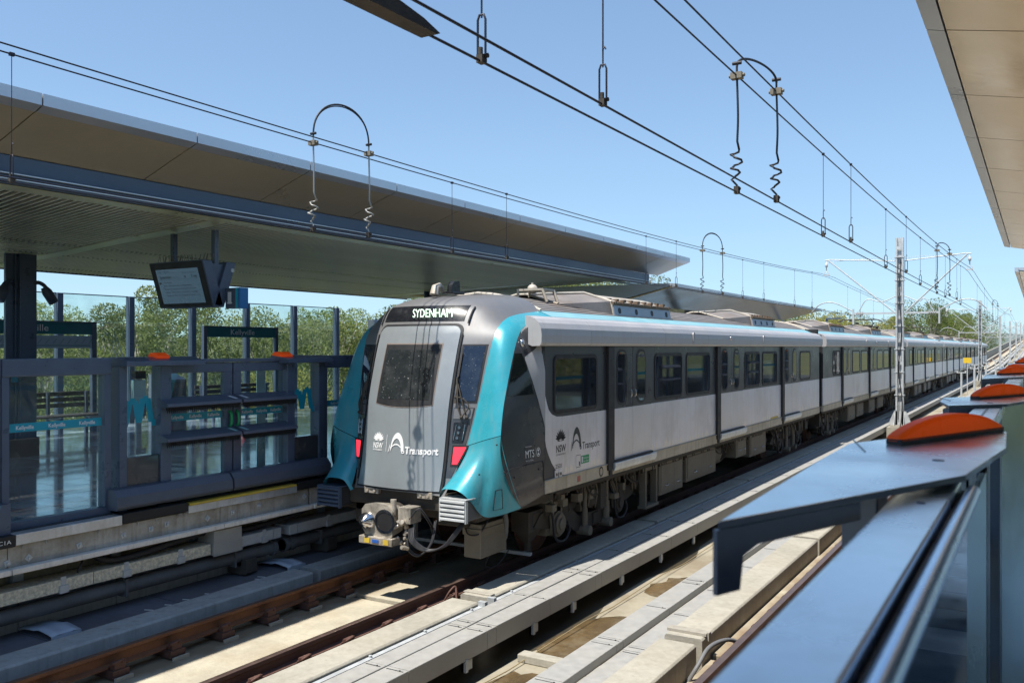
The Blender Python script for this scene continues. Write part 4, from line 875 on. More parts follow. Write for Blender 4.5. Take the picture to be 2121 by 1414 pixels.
# ---- teal bands and lower fairings
OE = [(1.40,9.40,1.91),(1.38,9.50,2.27),(1.36,9.69,2.71),(1.33,9.90,3.08),(1.30,10.10,3.26),(1.29,10.36,3.36),(1.29,10.66,3.42),(1.285,10.98,3.452)]
IE = [(.92,9.36,1.76),(1.0,9.5,2.32),(1.07,9.68,3.01),(1.085,9.83,3.27),(1.09,10.03,3.40),(1.085,10.25,3.455),(1.08,10.55,3.495),(1.08,10.98,3.535)]
OC, IC = catmull(OE, 5), catmull(IE, 5)
BOT = [(.73,9.0,1.10),(.80,8.955,1.235),(.93,8.93,1.262),(1.06,8.93,1.255),(1.17,8.95,1.19),(1.22,9.05,1.07),(1.235,9.18,.94),(1.29,9.30,.885),(1.39,9.55,.905),(1.475,9.78,.945)]
BC = catmull(BOT, 2)
for s in (1, -1):
    m = MB(); rows = []
    for a, b in zip(IC, OC):
        row = []
        for j in range(9):
            t = j/8; p = a.lerp(b, t); bul = .05*math.sin(math.pi*t)*(1 if a.z < 3.3 else max(0, (3.54-a.z)/.24))
            row.append((C+s*(p.x+bul*.6), p.y-bul*.5, p.z+bul*.25))
        rows.append(row)
    m.grid(rows, flip=(s < 0)); m.build('teal_band', TEAL, lead)
    m = MB(); n = len(BC); top = []
    for j in range(n):
        t = j/(n-1); p = IC[0].lerp(OC[0], t); bul = .05*math.sin(math.pi*t); top.append(Vector((p.x+bul*.6, p.y-bul*.5-.004, p.z+bul*.25-.008)))
    rows = []
    for i in range(13):
        q = i/12; row = []
        for j in range(n):
            t = top[j]; b = BC[j]; e = q**1.7; v = t.lerp(b, q); v.x = t.x+(b.x-t.x)*(e if t.x < b.x else q); v.y = t.y+(b.y-t.y)*e
            if 1.25 < v.x: v.x += .035*math.sin(math.pi*q)
            row.append((C+s*v.x, v.y, v.z))
        rows.append(row)
    m.grid(rows, flip=(s > 0)); 
    lip = rows[-1]; m.grid([lip, [(C+(p[0]-C)*.985, p[1]+.05, p[2]+.012) for p in lip]], flip=(s > 0))
    ft = m.build('teal_fairing', TEAL, lead, fix=False)
    if s > 0:
        q = MB(); gp = lambda i, j: Vector(rows[int(i)][min(n-2, int(j))]).lerp(Vector(rows[int(i)][min(n-1, int(j)+1)]), j-int(j))+Vector((.006, -.004, 0))
        q.grid([[gp(i, j) for j in lin(n-4.6, n-3.4, 4)] for i in (8, 9, 10, 11)]); q.build('access_flap', TEAL, ft); bd = [gp(8, n-4.6), gp(8, n-3.4), gp(11, n-3.4), gp(11, n-4.6), gp(8, n-4.6)]; q = MB(); q.tube(bd, .006, 4); q.build('flap_outline', BLACK, ft)
        q = MB()
        for w, y, z in ((1.36, 9.33, 1.80), (1.42, 9.42, 1.45), (1.25, 9.10, 1.45)): q.sphere((C+w+.03, y-.01, z), .012)
        q.build('fixing_hole', BLACK, ft)
    # cheek
    OL = [(1.475,9.78,.945),(1.465,9.56,1.17),(1.45,9.42,1.41),(1.42,9.365,1.67),(1.40,9.40,1.91),(1.38,9.5,2.27),(1.36,9.69,2.71),(1.33,9.9,3.08),(1.30,10.10,3.26),(1.29,10.36,3.36)]
    OLc = catmull(OL, 4)
    def Oz(z):
        for k in range(len(OLc)-1):
            if OLc[k].z <= z <= OLc[k+1].z: return OLc[k].lerp(OLc[k+1], (z-OLc[k].z)/max(1e-6, OLc[k+1].z-OLc[k].z))
        return OLc[0] if z < OLc[0].z else OLc[-1]
    SE = lambda z: 1.5 if z < 3.0 else 1.5-.20*((z-3.0)/.36)**1.5
    def cheek_w(y, z, s=s):
        o = Oz(z); return o.x+(SE(z)-o.x)*min(1, max(0, (y-o.y)/max(.01, 10.36-o.y)))
    m = MB(); rows = []
    for o in OLc:
        zb = max(o.z, o.z+(1.05-.945)*max(0, 1-(o.z-.945)/.25)); rows.append([(C+s*(o.x+(SE(o.z)-o.x)*t), o.y+(10.365-o.y)*t, o.z+(zb-o.z)*t) for t in lin(0, 1, 6)])
    m.grid(rows, flip=(s < 0)); ck = m.build('cab_side', CHEEK, lead)
    if s > 0:
        fc = lambda off: (lambda y, z: (C+cheek_w(y, z)+off, y, z))
        def overlay(name, pts, mt, off, nsub=6):
            mb = MB(); n = len(pts); f0, f1 = fc(off), fc(off-.004)
            mb.add([f0(*p) for p in pts]+[f1(*p) for p in pts], [tuple(range(n))]+[(i, n+i, n+(i+1) % n, (i+1) % n) for i in range(n)]); return mb.build(name, mt, ck)
        # diagonal white band cut into short quads so it follows the curved side
        Lb = [(10.05, 3.24), (9.99, 2.86), (10.10, 2.58), (10.21, 2.32), (10.32, 2.05), (10.365, 1.93)]
        Rb = [(10.24, 3.33), (10.30, 3.04), (10.365, 2.70), (10.365, 2.40), (10.365, 2.1), (10.365, 1.925)]
        mb = MB(); mb.grid([[fc(.006)(a[0]+(b[0]-a[0])*t, a[1]+(b[1]-a[1])*t) for t in lin(0, 1, 4)] for a, b in zip(Lb, Rb)], flip=True); mb.build('white_band', CANT, ck)
        Wl = [(9.575, 2.39), (9.665, 2.60), (9.755, 2.80), (9.82, 2.94)]; Wr = [(10.12, 2.40), (10.06, 2.60), (10.00, 2.78), (9.945, 2.94)]
        mb = MB(); mb.grid([[fc(.007)(a[0]+(b[0]-a[0])*t, a[1]+(b[1]-a[1])*t) for t in lin(0, 1, 4)] for a, b in zip(Wl, Wr)], flip=True); mb.build('cab_window', CABGL, ck)
        mb = MB(); mb.sphere(fc(.015)(9.985, 3.075), .045, 12, 6, 0, (.6, 1, 1.2)); mb.build('marker_lamp', CHROME, ck)
        mb = MB(); f = fc(.004); path = [(9.40, 1.40), (9.54, 1.475), (10.30, 1.50), (10.325, 1.46), (10.33, 1.22)]
        mb.tube([f(*p) for p in path], .006, 4); mb.build('panel_seam', BLACK, ck)
        mb = MB(); f = fc(.006); g_ = lambda u, v: f(9.90+u, 1.53+v)
        add_text(mb, 'MTS', g_, 0, .045, .20, .10, bold=.0); add_text(mb, 'Proudly operated by', g_, 0, .185, .14, .014); add_text(mb, 'Metro Trains Sydney', g_, 0, .0, .18, .018)
        for rr in (.048,):
            o = circ(.30, .10, rr, 20, rr*1.25); i = circ(.30, .10, rr*.85, 20, rr*1.06); mb.add([g_(*p) for p in o]+[g_(*p) for p in i], [(k, (k+1) % 20, 20+(k+1) % 20, 20+k) for k in range(20)])
        mb.poly([g_(*p) for p in ((.272, .135), (.328, .135), (.30, .10))]); mb.poly([g_(*p) for p in ((.272, .062), (.328, .062), (.30, .10))])
        mb.poly([g_(*p) for p in ((.238, .04), (.241, .04), (.241, .16), (.238, .16))])
        mb.build('operator_lettering', WHITEL, ck)
        mb = MB()
        for y, z in ((9.62, 1.36), (10.2, 1.40), (9.75, 1.62)): mb.sphere(f(y, z), .012)
        mb.build('fixing_hole', BLACK, ck)
m = MB(); m.box((C+1.40, 10.362, 1.05), (C+1.494, 10.377, 3.05)); m.build('body_seam', BLACK, lead)
# side logo and small marks
fs = lambda u, v: (C+1.5045, 10.66+u, 1.48+v)
m = MB(); emblem(m, fs, .155, .26, .24); add_text(m, 'NSW', fs, .02, .09, .29, .095, bold=.02); add_text(m, 'GOVERNMENT', fs, .02, .045, .29, .022); m.build('side_logo', BLACKL, lead)
m = MB(); m.poly([fs(*p) for p in ((.375, .03), (.379, .03), (.379, .40), (.375, .40))]); arch_logo(m, fs, .48, .09, .32); add_text(m, 'Transport', fs, .83, .06, .58, .105, bold=.01); m.build('side_lettering', BLACKL, lead)
m = MB(); add_text(m, '2501', fs, .0, -.13, .19, .06); m.build('car_number', BLACKL, lead)
m = MB(); ring(m, [fsq for fsq in rrect(11.28, 1.29, 11.43, 1.47, .01)], rrect(11.285, 1.297, 11.425, 1.463, .006), lambda p: (C+1.505, p[0], p[1])); m.poly([(C+1.505, y, z) for y, z in ((11.38, 1.31), (11.41, 1.31), (11.41, 1.37), (11.38, 1.37))]); m.build('service_flap', BLACKL, lead)
m = MB(); m.box((C+1.5035, 11.45, 1.33), (C+1.5055, 11.71, 1.445)); gs = m.build('green_sticker', GREENS, lead)
m = MB(); add_text(m, 'Emergency', lambda u, v: (C+1.507, 11.52+u, 1.395+v), 0, 0, .17, .026); add_text(m, 'door release', lambda u, v: (C+1.507, 11.52+u, 1.35+v), 0, 0, .17, .026); m.poly([(C+1.507, 11.465+a, 1.345+b) for a, b in ((0, 0), (.035, 0), (.035, .085), (0, .085))]); m.build('sticker_lettering', WHITEL, gs)
for y in (10.68, 10.80):
    m = MB(); m.prism(rrect(y-.045, 1.21, y+.045, 1.33, .015), lambda p: (C+1.503, p[0], p[1]), lambda p: (C+1.512, p[0], p[1])); sk = m.build('socket_plate', SILVD, lead)
    m = MB(); m.prism(circ(y, 1.27, .022, 10), lambda p: (C+1.512, p[0], p[1]), lambda p: (C+1.52, p[0], p[1])); m.build('socket_key', UNDERL, sk)
m = MB(); ring(m, circ(12.1, 1.14, .075, 24), circ(12.1, 1.14, .055, 24), lambda p: (C+1.518, p[0], p[1])); m.build('filler_cap', BLACK, lead)
m = MB(); m.box((C+1.516, 11.30, 1.085), (C+1.518, 11.40, 1.17)); m.build('red_mark', mat('faded red mark', (.45,.16,.12), .7), lead)
m = MB(); m.box((C+1.504, 21.9, 1.245), (C+1.507, 22.6, 1.285)); m.build('yellow_label', YEL, lead)
# roof items
m = MB(); m.tube([(C-.08, 10.02, 3.755), (C-.08, 10.05, 3.86), (C-.08, 10.14, 3.895), (C-.08, 10.2, 3.86), (C-.08, 10.22, 3.79)], [.07, .06, .04, .03, .02], 10); m.build('roof_antenna', ROOFP, lead)
m = MB(); m.ext_x([(10.12, 3.78), (10.14, 3.90), (10.2, 3.95), (10.32, 3.96), (10.34, 3.80)], C+.06, C+.14); m.box((C+.02, 10.08, 3.77), (C+.18, 10.4, 3.805)); m.build('fin_antenna', BLKGLOSS, lead, bevel=.012)
m = MB(); m.box((C+.15, 11.9, 3.905), (C+.62, 12.3, 3.935)); m.sphere((C+.33, 12.08, 3.94), .085, 12, 6, 0, (1, 1, .9)); m.cyl((C+.33, 12.08, 3.93), (C+.33, 12.08, 4.04), .02, 8)
for y in (11.92, 12.28): m.tube([(C+.16, y, 3.82), (C+.16, y, 3.92)], .022, 5); m.tube([(C+.60, y, 3.92), (C+.68, y, 3.72)], .026, 5)
m.build('antenna_bracket', ROOFP, lead)
# under the nose: louvred bumpers, coupler, boxes
def louvre(s):
    x = C+s*1.02; m = MB(); m.box((x-.175, 8.90, .875), (x+.175, 9.30, 1.135)); b = m.build('bumper', mat('grey bumper block', (.10,.105,.115), .6) if s > 0 else CHEEK, lead, bevel=.02)
    for k in range(5):
        z = .885+.055*k; q = MB(); q.ext_x([(8.865, z), (8.87, z+.028), (8.905, z+.045), (8.905, z)], x-.185, x+.185); q.build('bumper_fin', GALV if s > 0 else DKMET, b, bevel=.003)
    q = MB(); q.box((x-.20, 8.88, .865), (x-.18, 8.93, 1.145)); q.box((x+.18, 8.88, .865), (x+.20, 8.93, 1.145)); q.box((x-.2, 8.88, 1.14), (x+.2, 9.2, 1.155)); q.build('bumper_frame', GALV if s > 0 else DKMET, b)
louvre(1); louvre(-1)
m = MB(); m.box((C-.85, 9.12, .92), (C+.85, 9.3, 1.165)); m.box((C-.9, 9.3, .62), (C-.45, 9.8, 1.1)); m.box((C+.45, 9.35, .7), (C+.9, 9.8, 1.1)); m.build('headstock', UNDER, lead, bevel=.02)
for w in (-.42, .46):
    m = MB(); m.box((C+w-.12, 9.06, 1.08), (C+w+.12, 9.14, 1.17)); 
    for dx in (-.06, .06): m.cyl((C+w+dx, 9.06, 1.12), (C+w+dx, 9.045, 1.12), .022, 6)
    m.build('lift_bracket', ROOFP, lead, bevel=.006)
def xfc(m): m.v = [(C+(p[0]-C)*1.22, 8.72+(p[1]-8.35)*1.1, .80+(p[2]-.80)*1.15) for p in m.v]; return m
m = MB(); m.cyl((C, 8.9, .82), (C, 9.8, .86), .12, 14); m.cyl((C, 8.95, .825), (C, 9.1, .83), .17, 14); m.cyl((C, 9.15, .84), (C, 9.25, .845), .17, 14); cp = m.build('coupler', UNDER, lead)
m = MB()
face = [(-.27, -.10), (-.20, -.19), (-.10, -.21), (.08, -.21), (.16, -.17), (.16, .10), (.10, .17), (-.08, .19), (-.22, .16), (-.27, .10)]
m.prism([(p[0], p[1]) for p in face], lambda p: (C+p[0]*.95+.02, 8.35, .82+p[1]*1.0), lambda p: (C+p[0]*.8+.02, 8.58, .82+p[1]*.8)); xfc(m).build('coupler_head', COUPM, cp, bevel=.02)
m = MB(); m.prism(circ(.06, .0, .105, 20), lambda p: (C+p[0]+.02, 8.343, .81+p[1]), lambda p: (C+p[0]+.02, 8.349, .81+p[1])); xfc(m).build('coupler_socket', BLACK, cp)
m = MB(); ring(m, circ(.06, .0, .135, 20), circ(.06, .0, .105, 20), lambda p: (C+p[0]+.02, 8.338, .81+p[1])); xfc(m).build('socket_rim', CHROME, cp)
m = MB(); m.tube([(C-.155, 8.36, .80), (C-.155, 8.30, .80), (C-.155, 8.24, .79)], [.10, .085, .02], 18); m.cyl((C-.155, 8.28, .80), (C-.155, 8.22, .80), .022, 8); xfc(m).build('coupler_cone', CHROME, cp)
m = MB(); m.box((C-.24, 8.30, .55), (C+.20, 8.46, .635)); eb = xfc(m).build('electric_head', COUPM, cp, bevel=.008)
m = MB()
for x in (-.16, .09): m.box((C+x, 8.293, .565), (C+x+.07, 8.299, .62))
xfc(m).build('yellow_contact', YEL, eb); m = MB(); m.box((C-.055, 8.293, .575), (C+.03, 8.299, .61)); xfc(m).build('blue_contact', mat('blue label', (.03,.12,.45), .5), eb)
m = MB(); random.seed(4)
m.box((C+.20, 8.42, .80), (C+.36, 8.62, .97)); m.cyl((C+.14, 8.42, .88), (C+.14, 8.42, 1.05), .035, 10)
for k in range(16):
    x, y, z = C+random.uniform(.16, .36), 8.38+random.uniform(0, .25), random.uniform(.52, .82)
    if k % 2: m.cyl((x, y, z), (x+random.uniform(-.06, .06), y-.08, z+random.uniform(-.04, .04)), random.uniform(.012, .03), 8)
    else: m.sphere((x, y, z), random.uniform(.015, .035), 8, 5)
xfc(m).build('coupler_valves', COUPM, cp, kind='stuff')
for pth, rr, nn in (([(-6.80, 8.80, .74), (-6.74, 8.74, .60), (-6.56, 8.80, .49), (-6.34, 8.88, .56), (-6.18, 9.0, .80), (-6.16, 9.2, .9)], .015, 4), ([(-6.86, 8.85, .70), (-6.84, 8.80, .50), (-6.70, 8.85, .40), (-6.58, 8.95, .55), (-6.62, 9.1, .80)], .013, 2), ([(-6.80, 8.8, .86), (-6.70, 8.85, .98), (-6.60, 8.95, .80), (-6.66, 9.1, .66)], .010, 2)):
    for k in range(nn):
        m = MB(); m.tube(catmull([(p[0]+.016*k, p[1]+.01*k, p[2]+.014*k*(.4 if nn == 4 else 1)) for p in pth], 7), rr, 6); m.build('coupler_hose', CABLE, cp)
m = MB(); m.box((C+.80, 9.46, .30), (C+1.06, 10.1, .74)); eq = m.build('equipment_case', UNDERL, lead, bevel=.01)
m = MB(); m.box((C+.79, 9.44, .60), (C+1.07, 10.12, .68)); m.build('case_rim', UNDERL, eq, bevel=.005)
m = MB(); m.tube(catmull([(C+.98, 9.8, .30), (C+.95, 9.75, .14), (C+1.02, 9.9, .12), (C+1.06, 10.15, .28)], 5), .008, 5); m.build('case_wire', CABLE, eq)
m = MB(); m.tube(catmull([(C+.82, 9.45, .78), (C+.9, 9.4, .62), (C+1.05, 9.45, .63), (C+1.09, 9.6, .8)], 5), .010, 5); m.build('case_wire', CABLE, eq)
m = MB(); m.box((C-.95, 10.66, .10), (C+1.10, 10.72, .145)); m.box((C-.95, 10.66, .145), (C-.9, 10.72, .6)); m.build('guard_bar', GALV, lead)
m = MB(); m.box((C+.86, 10.55, .44), (C+1.14, 10.98, .73)); m.add([(C+.88, 10.58, .44), (C+1.12, 10.58, .44), (C+1.12, 10.95, .44), (C+.88, 10.95, .44), (C+.95, 10.70, .28), (C+1.05, 10.70, .28), (C+1.05, 10.84, .28), (C+.95, 10.84, .28)], [(0,1,5,4),(1,2,6,5),(2,3,7,6),(3,0,4,7),(4,5,6,7)]); m.box((C+.97, 10.72, .13), (C+1.03, 10.82, .28)); sb = m.build('sand_box', UNDER, lead, bevel=.006)
m = MB(); ring(m, rrect(10.64, .47, 10.9, .71, .02), rrect(10.67, .50, 10.87, .68, .015), lambda p: (C+1.143, p[0], p[1])); m.build('box_lid_frame', BLACK, sb)
for y, w in ((10.25, .95), (10.2, 1.06)):
    m = MB(); m.tube(catmull([(C+w, y-.2, .95), (C+w+.02, y-.15, .7), (C+w-.02, y-.1, .5), (C+w-.1, y, .42)], 5), .035, 7); m.build('drain_hose', GREYCON, lead)
m = MB(); m.box((C-1.3, 9.9, .88), (C+1.34, 10.9, 1.02)); m.box((C-1.2, 9.3, .80), (C+1.1, 9.95, .95)); m.tube(catmull([(C+1.2, 9.9, .9), (C+1.24, 10.3, .93), (C+1.27, 10.75, 1.02)], 4), .025, 6); m.build('underframe_front', UNDER, lead)
m = MB(); m.tube([(C+1.28, 11.45, 1.04), (C+1.28, 11.43, .96), (C+1.28, 11.48, .91), (C+1.28, 11.54, .96), (C+1.28, 11.52, 1.04)], .025, 6); m.build('lifting_eye', UNDERL, lead)
m = MB()
m.add([], [])
for y in (14.35, 14.85): m.box((C+1.20, y-.03, .22), (C+1.32, y+.03, 1.0))
m.box((C+1.18, 14.30, .20), (C+1.34, 14.90, .25)); m.box((C+1.2, 14.2, .86), (C+1.33, 14.86, .95)); m.build('jacking_frame', UNDERL, lead, bevel=.006)
underbox(lead, 14.95, 16.15, .34); underbox(lead, 16.35, 18.15, .40); underbox(lead, 19.6, 20.4, .52); underbox(lead, 20.7, 22.1, .42)
m = MB(); m.cyl((C+.9, 18.4, .66), (C+.9, 19.3, .66), .26, 18); m.cyl((C+.9, 18.35, .66), (C+.9, 18.4, .66), .2, 18); m.build('air_tank', UNDERL, lead)
m = MB(); m.box((C-1.42, 27.48, 1.1), (C+1.36, 27.76, 3.5)); 
for k in range(5): m.box((C-1.46, 27.5+.05*k, 1.0), (C+1.42, 27.525+.05*k, 3.56))
m.build('gangway', BLACK, lead)

mid = thing('train_carriage', (C, 37.5, 0), 'second carriage of the train, directly behind the lead carriage', 'train carriage', 'carriages of the train')
y0 = 28.03
car_common(mid, y0, y0+18.72, [(31.1, 31.9, 32.75), (36.6, 37.4, 38.25), (42.1, 42.9, 43.75)], [(29.5, 30.7), (32.95, 34.35), (34.7, 36.1), (38.45, 39.85), (40.2, 41.6), (44.0, 45.3)], [30.3, 44.4],
           ([(31.5, 34.2), (40.2, 42.9)], [35.3, 40.8], [30.4, 33.3, 36.2, 39.1, 42.0, 44.9], 37.5), 40)
underbox(mid, 33.0, 34.4, .38); underbox(mid, 34.8, 36.2, .42); underbox(mid, 37.5, 38.9, .40); underbox(mid, 39.6, 41.2, .45)
m = MB(); m.box((C-1.42, y0+18.72, 1.1), (C+1.36, y0+19.26, 3.5)); m.build('gangway', BLACK, mid)
# folded pantograph on the second carriage roof
m = MB()
for x in (-.55, .55):
    m.tube([(C+x, 43.2, 4.02), (C+x*.6, 45.2, 4.16), (C+x*.9, 43.6, 4.28)], .03, 6)
for y in (43.3, 43.7): m.tube([(C-.95, y, 4.20), (C-.75, y, 4.30), (C+.75, y, 4.30), (C+.95, y, 4.20)], .022, 6)
for x in (-.5, .5):
    for y in (43.2, 45.1): m.cyl((C+x, y, 3.78), (C+x, y, 4.02), .06, 8)
m.box((C-.6, 43.1, 3.98), (C+.6, 43.25, 4.04)); m.box((C-.6, 45.0, 3.98), (C+.6, 45.15, 4.04)); m.build('pantograph', UNDER, mid)
KIDS.setdefault(mid.name, [])
for k in range(1, 5):
    copy_tree(mid, None, (C, 37.5+19.25*k, 0), '%s carriage of the train, counting back from the grey and teal nose' % ('third', 'fourth', 'fifth', 'last')[k-1])
# ---------------------------------------------------------------- far platform: canopy, columns, screen wall, furniture
def canopy(cx, s, y0, y1, z_out, label, x_out, x_beam, x_back, z_beam, grp, slats=True, z_sof=4.70, j0=None, pitch=1.76, gold=GOLD):
    """cx unused; s = direction from the track edge towards the platform back (-1 far platform, +1 near platform)"""
    t = thing('station_canopy', ((x_out+x_back)/2, (y0+y1)/2, z_sof), label, 'canopy', grp)
    js = [y0]; y = j0
    while y < y1-.3:
        if y > y0+.3: js.append(y)
        y += pitch
    js.append(y1)
    zb = z_beam+.25
    for i in range(len(js)-1):
        a, b = js[i]+.008, js[i+1]-.008
        m = MB(); xm = x_out+s*.13; zm = z_out+(zb-z_out)*.13/abs(x_beam-x_out)
        m.add([(xm, a, zm), (xm, b, zm), (x_beam, b, zb), (x_beam, a, zb), (xm, a, zm+.03), (xm, b, zm+.03), (x_beam, b, zb+.03), (x_beam, a, zb+.03)], [(0,1,2,3),(7,6,5,4),(0,4,5,1),(1,5,6,2),(2,6,7,3),(3,7,4,0)])
        m.build('soffit_panel', gold, t)
        m = MB(); m.ext_y([(x_out, z_out), (x_out, z_out+.115), (x_out+s*.10, z_out+.115), (x_out+s*.118, zm), (x_out+s*.118, zm-.004)], a, b); m.build('fascia_panel', EDGEM, t)
    m = MB(); m.add([(x_out+s*.1, y0, z_out+.11), (x_out+s*.1, y1, z_out+.11), (x_back, y1, z_out+.02), (x_back, y0, z_out+.02), (x_out+s*.12, y0, z_out+.03), (x_out+s*.12, y1, z_out+.03), (x_beam, y1, zb+.05), (x_beam, y0, zb+.05), (x_back, y1, z_sof+.1), (x_back, y0, z_sof+.1)],
        [(0,1,2,3),(4,5,6,7),(7,6,8,9),(0,4,5,1),(3,2,8,9),(1,5,6,8,2),(0,3,9,7,4)]); m.build('roof_deck', EDGEM, t)
    m = MB(); m.box((x_beam-s*.0, y0, z_beam+.0), (x_beam+s*.12, y1-.6, z_beam+.245)); m.build('edge_beam', BLUGR, t, bevel=.006)
    m = MB(); m.box((x_beam-s*.02, y0, z_beam-.03), (x_beam+s*.16, y1-.6, z_beam-.018)); m.build('beam_flange', BLUGR, t)
    m = MB(); m.box((x_beam+s*.165, y0, z_sof+.033), (x_beam+s*.475, y1-.62, z_sof+.039)); m.build('light_strip', STRIP, t)
    m = MB(); m.box((x_beam+s*.12, y0, z_sof+.16), (x_back, y1-.62, z_sof+.22)); m.build('ceiling_void', SLATBK, t)
    if slats:                                            # slats run across the platform at a slight skew
        xa, xb = x_beam+s*.45, x_back-s*.07; sk = abs(xb-xa)*.183; xo = (x_out+x_back)/2; yo = (y0+y1)/2
        def slat(q, y):
            w_ = .018; za, zb2 = z_sof+.04, z_sof-.12; q.add([(xa, y-w_, za), (xa, y+w_, za), (xb, y+sk+w_, zb2), (xb, y+sk-w_, zb2), (xa, y-w_, za+.02), (xa, y+w_, za+.02), (xb, y+sk+w_, zb2+.02), (xb, y+sk-w_, zb2+.02)], [(0,1,2,3),(7,6,5,4),(0,4,5,1),(1,5,6,2),(2,6,7,3),(3,7,4,0)])
        q = MB(); slat(q, 0); sm = q.mesh('ceiling_slat', SLAT, (xo, 0, z_sof)); rest = MB()
        for k in range(int((y1-.65-y0-sk)/.095)):
            y = y0+.05+.095*k
            if y > 3.2: put('ceiling_slat', sm, t, (0, y-yo, 0))
            else: slat(rest, y)
        rest.build('ceiling_slat', SLAT, t, kind='stuff')
    for zz_ in (z_beam+.055, z_beam-.004):
        m = MB(); m.box((x_beam-s*.05, y0, zz_-.012), (x_beam-s*.001, y1-.6, zz_)); m.build('beam_lip', EDGEM, t)
    m = MB(); m.box((x_back-s*.06, y0, z_sof-.14), (x_back, y1-.6, z_sof+.2)); m.build('rear_fascia', BLACK, t)
    return t
cn = canopy(0, -1, -10, 23.2, 5.352, 'long canopy over the far platform with bronze soffit, slatted ceiling and slate blue beam', -8.25, -9.2, -17.6, 4.775, 'station canopies', j0=4.93-1.815*8, pitch=1.815)
# transverse gutter strips in the ceiling
for ya, yb in ((8.1, 9.3), (20.0, 20.9), (-3.5, -2.4)):
    m = MB(); m.add([(-9.68, ya, 4.732), (-9.68, ya+.28, 4.732), (-17.5, yb+.28, 4.572), (-17.5, yb, 4.572), (-9.68, ya, 4.738), (-9.68, ya+.28, 4.738), (-17.5, yb+.28, 4.578), (-17.5, yb, 4.578)], [(0,1,2,3),(7,6,5,4),(0,4,5,1),(1,5,6,2),(2,6,7,3),(3,7,4,0)]); m.build('gutter_strip', STRIP, cn)
# second far canopy, butterfly section
c2 = thing('station_canopy', (-12.8, 30, 4.2), 'lower second canopy further along the far platform, rising above the train roof', 'canopy', 'station canopies')
js = [21.4+1.75*k for k in range(11)]
for i in range(10):
    a, b = js[i]+.008, js[i+1]-.008
    for (xa, za), (xb, zb_) in (((-8.1, 4.56), (-9.6, 4.20)), ((-9.62, 4.20), (-17.0, 4.62))):
        m = MB(); m.add([(xa, a, za), (xa, b, za), (xb, b, zb_), (xb, a, zb_), (xa, a, za+.03), (xa, b, za+.03), (xb, b, zb_+.03), (xb, a, zb_+.03)], [(0,1,2,3),(7,6,5,4),(0,4,5,1),(1,5,6,2),(2,6,7,3),(3,7,4,0)]); m.build('soffit_panel', GOLDB, c2)
    m = MB(); m.box((-8.09, a, 4.56), (-7.99, b, 4.655)); m.build('fascia_panel', EDGEM, c2)
m = MB(); m.ext_y([(-8.1, 4.60), (-8.1, 4.66), (-17, 4.72), (-17, 4.66), (-9.6, 4.25)], 21.4, 38.9); m.build('roof_deck', EDGEM, c2)
for y in (27.0, 33.5):
    for x in (-12.0,):
        m = MB(); m.box((x-.12, y-.15, 1.12), (x+.12, y+.15, 4.4)); m.build('column', DKMET, c2, bevel=.01)

def column(y, label):
    t = thing('platform_column', (-14.98, y, 1.13), label, 'column', 'canopy columns')
    m = MB(); m.box((-15.06, y-.24, 1.45), (-15.0, y-.05, 4.62)); m.box((-14.98, y-.05, 1.13), (-14.9, y+.24, 4.62)); m.box((-15.04, y-.1, 1.13), (-14.96, y+.2, 4.62)); m.build('shaft', DKMET, t, bevel=.006)
    m = MB(); m.box((-15.08, y-.26, 1.13), (-14.88, y+.28, 1.47)); m.build('base_cover', CHEEK, t, bevel=.01)
    return t
col = column(8.56, 'dark steel canopy column on the far platform carrying two cameras'); column(20.4, 'dark canopy column rising behind the train nose')
m = MB(); m.box((-14.893, 8.36, 2.43), (-14.886, 8.47, 2.74)); m.box((-14.885, 8.37, 2.60), (-14.883, 8.46, 2.73), 1); solo(m, 'column_notice', [TEALG, LINEM], 'small blue notice fixed to the dark platform column', 'notice')
for dy, lab in ((-.34, 'security camera hanging on the left of the dark platform column'), (.36, 'security camera hanging on the right of the dark platform column')):
    t = thing('security_camera', (-14.88, 8.56+dy, 3.9), lab, 'camera', 'cameras on the column')
    s = 1 if dy > 0 else -1
    m = MB(); m.tube(catmull([(-14.95, 8.56+dy*.45, 4.10), (-14.88, 8.56+dy*.7, 4.14), (-14.86, 8.56+dy, 4.08), (-14.86, 8.56+dy, 4.0)], 4), .035, 8); m.build('bracket', DKMET2, t)
    m = MB(); a = Vector((-14.86, 8.56+dy*.95, 4.06)); b = Vector((-14.80, 8.56+dy*1.35, 3.80)); m.tube([a, a.lerp(b, .3), b, b+(b-a)*.05], [.055, .085, .085, .06], 12); m.build('housing', DKMET2, t)
# rear glass screen wall
gw = thing('glass_screen_wall', (-19.5, 14, 1.13), 'tall glass screen wall with dark posts along the back of the far platform', 'glass wall')
ys = [12.02+1.87*k for k in range(-8, 6)]
for k, y in enumerate(ys):
    m = MB(); m.box((-19.56, y-.07, 1.13), (-19.40, y+.07, 4.28)); m.build('post', DKMET, gw, bevel=.006)
    if k < len(ys)-1:
        m = MB(); m.box((-19.488, y+.08, 1.2), (-19.476, ys[k+1]-.08, 2.62)); m.build('pane', WALLGLASS, gw)
        m = MB(); m.box((-19.488, y+.08, 2.655), (-19.476, ys[k+1]-.08, 4.26)); m.build('pane', WALLGLASS, gw)
        m = MB(); m.box((-19.50, y+.07, 4.262), (-19.46, ys[k+1]-.07, 4.285)); m.box((-19.50, y+.07, 2.622), (-19.46, ys[k+1]-.07, 2.652)); m.build('rail', DKMET, gw)
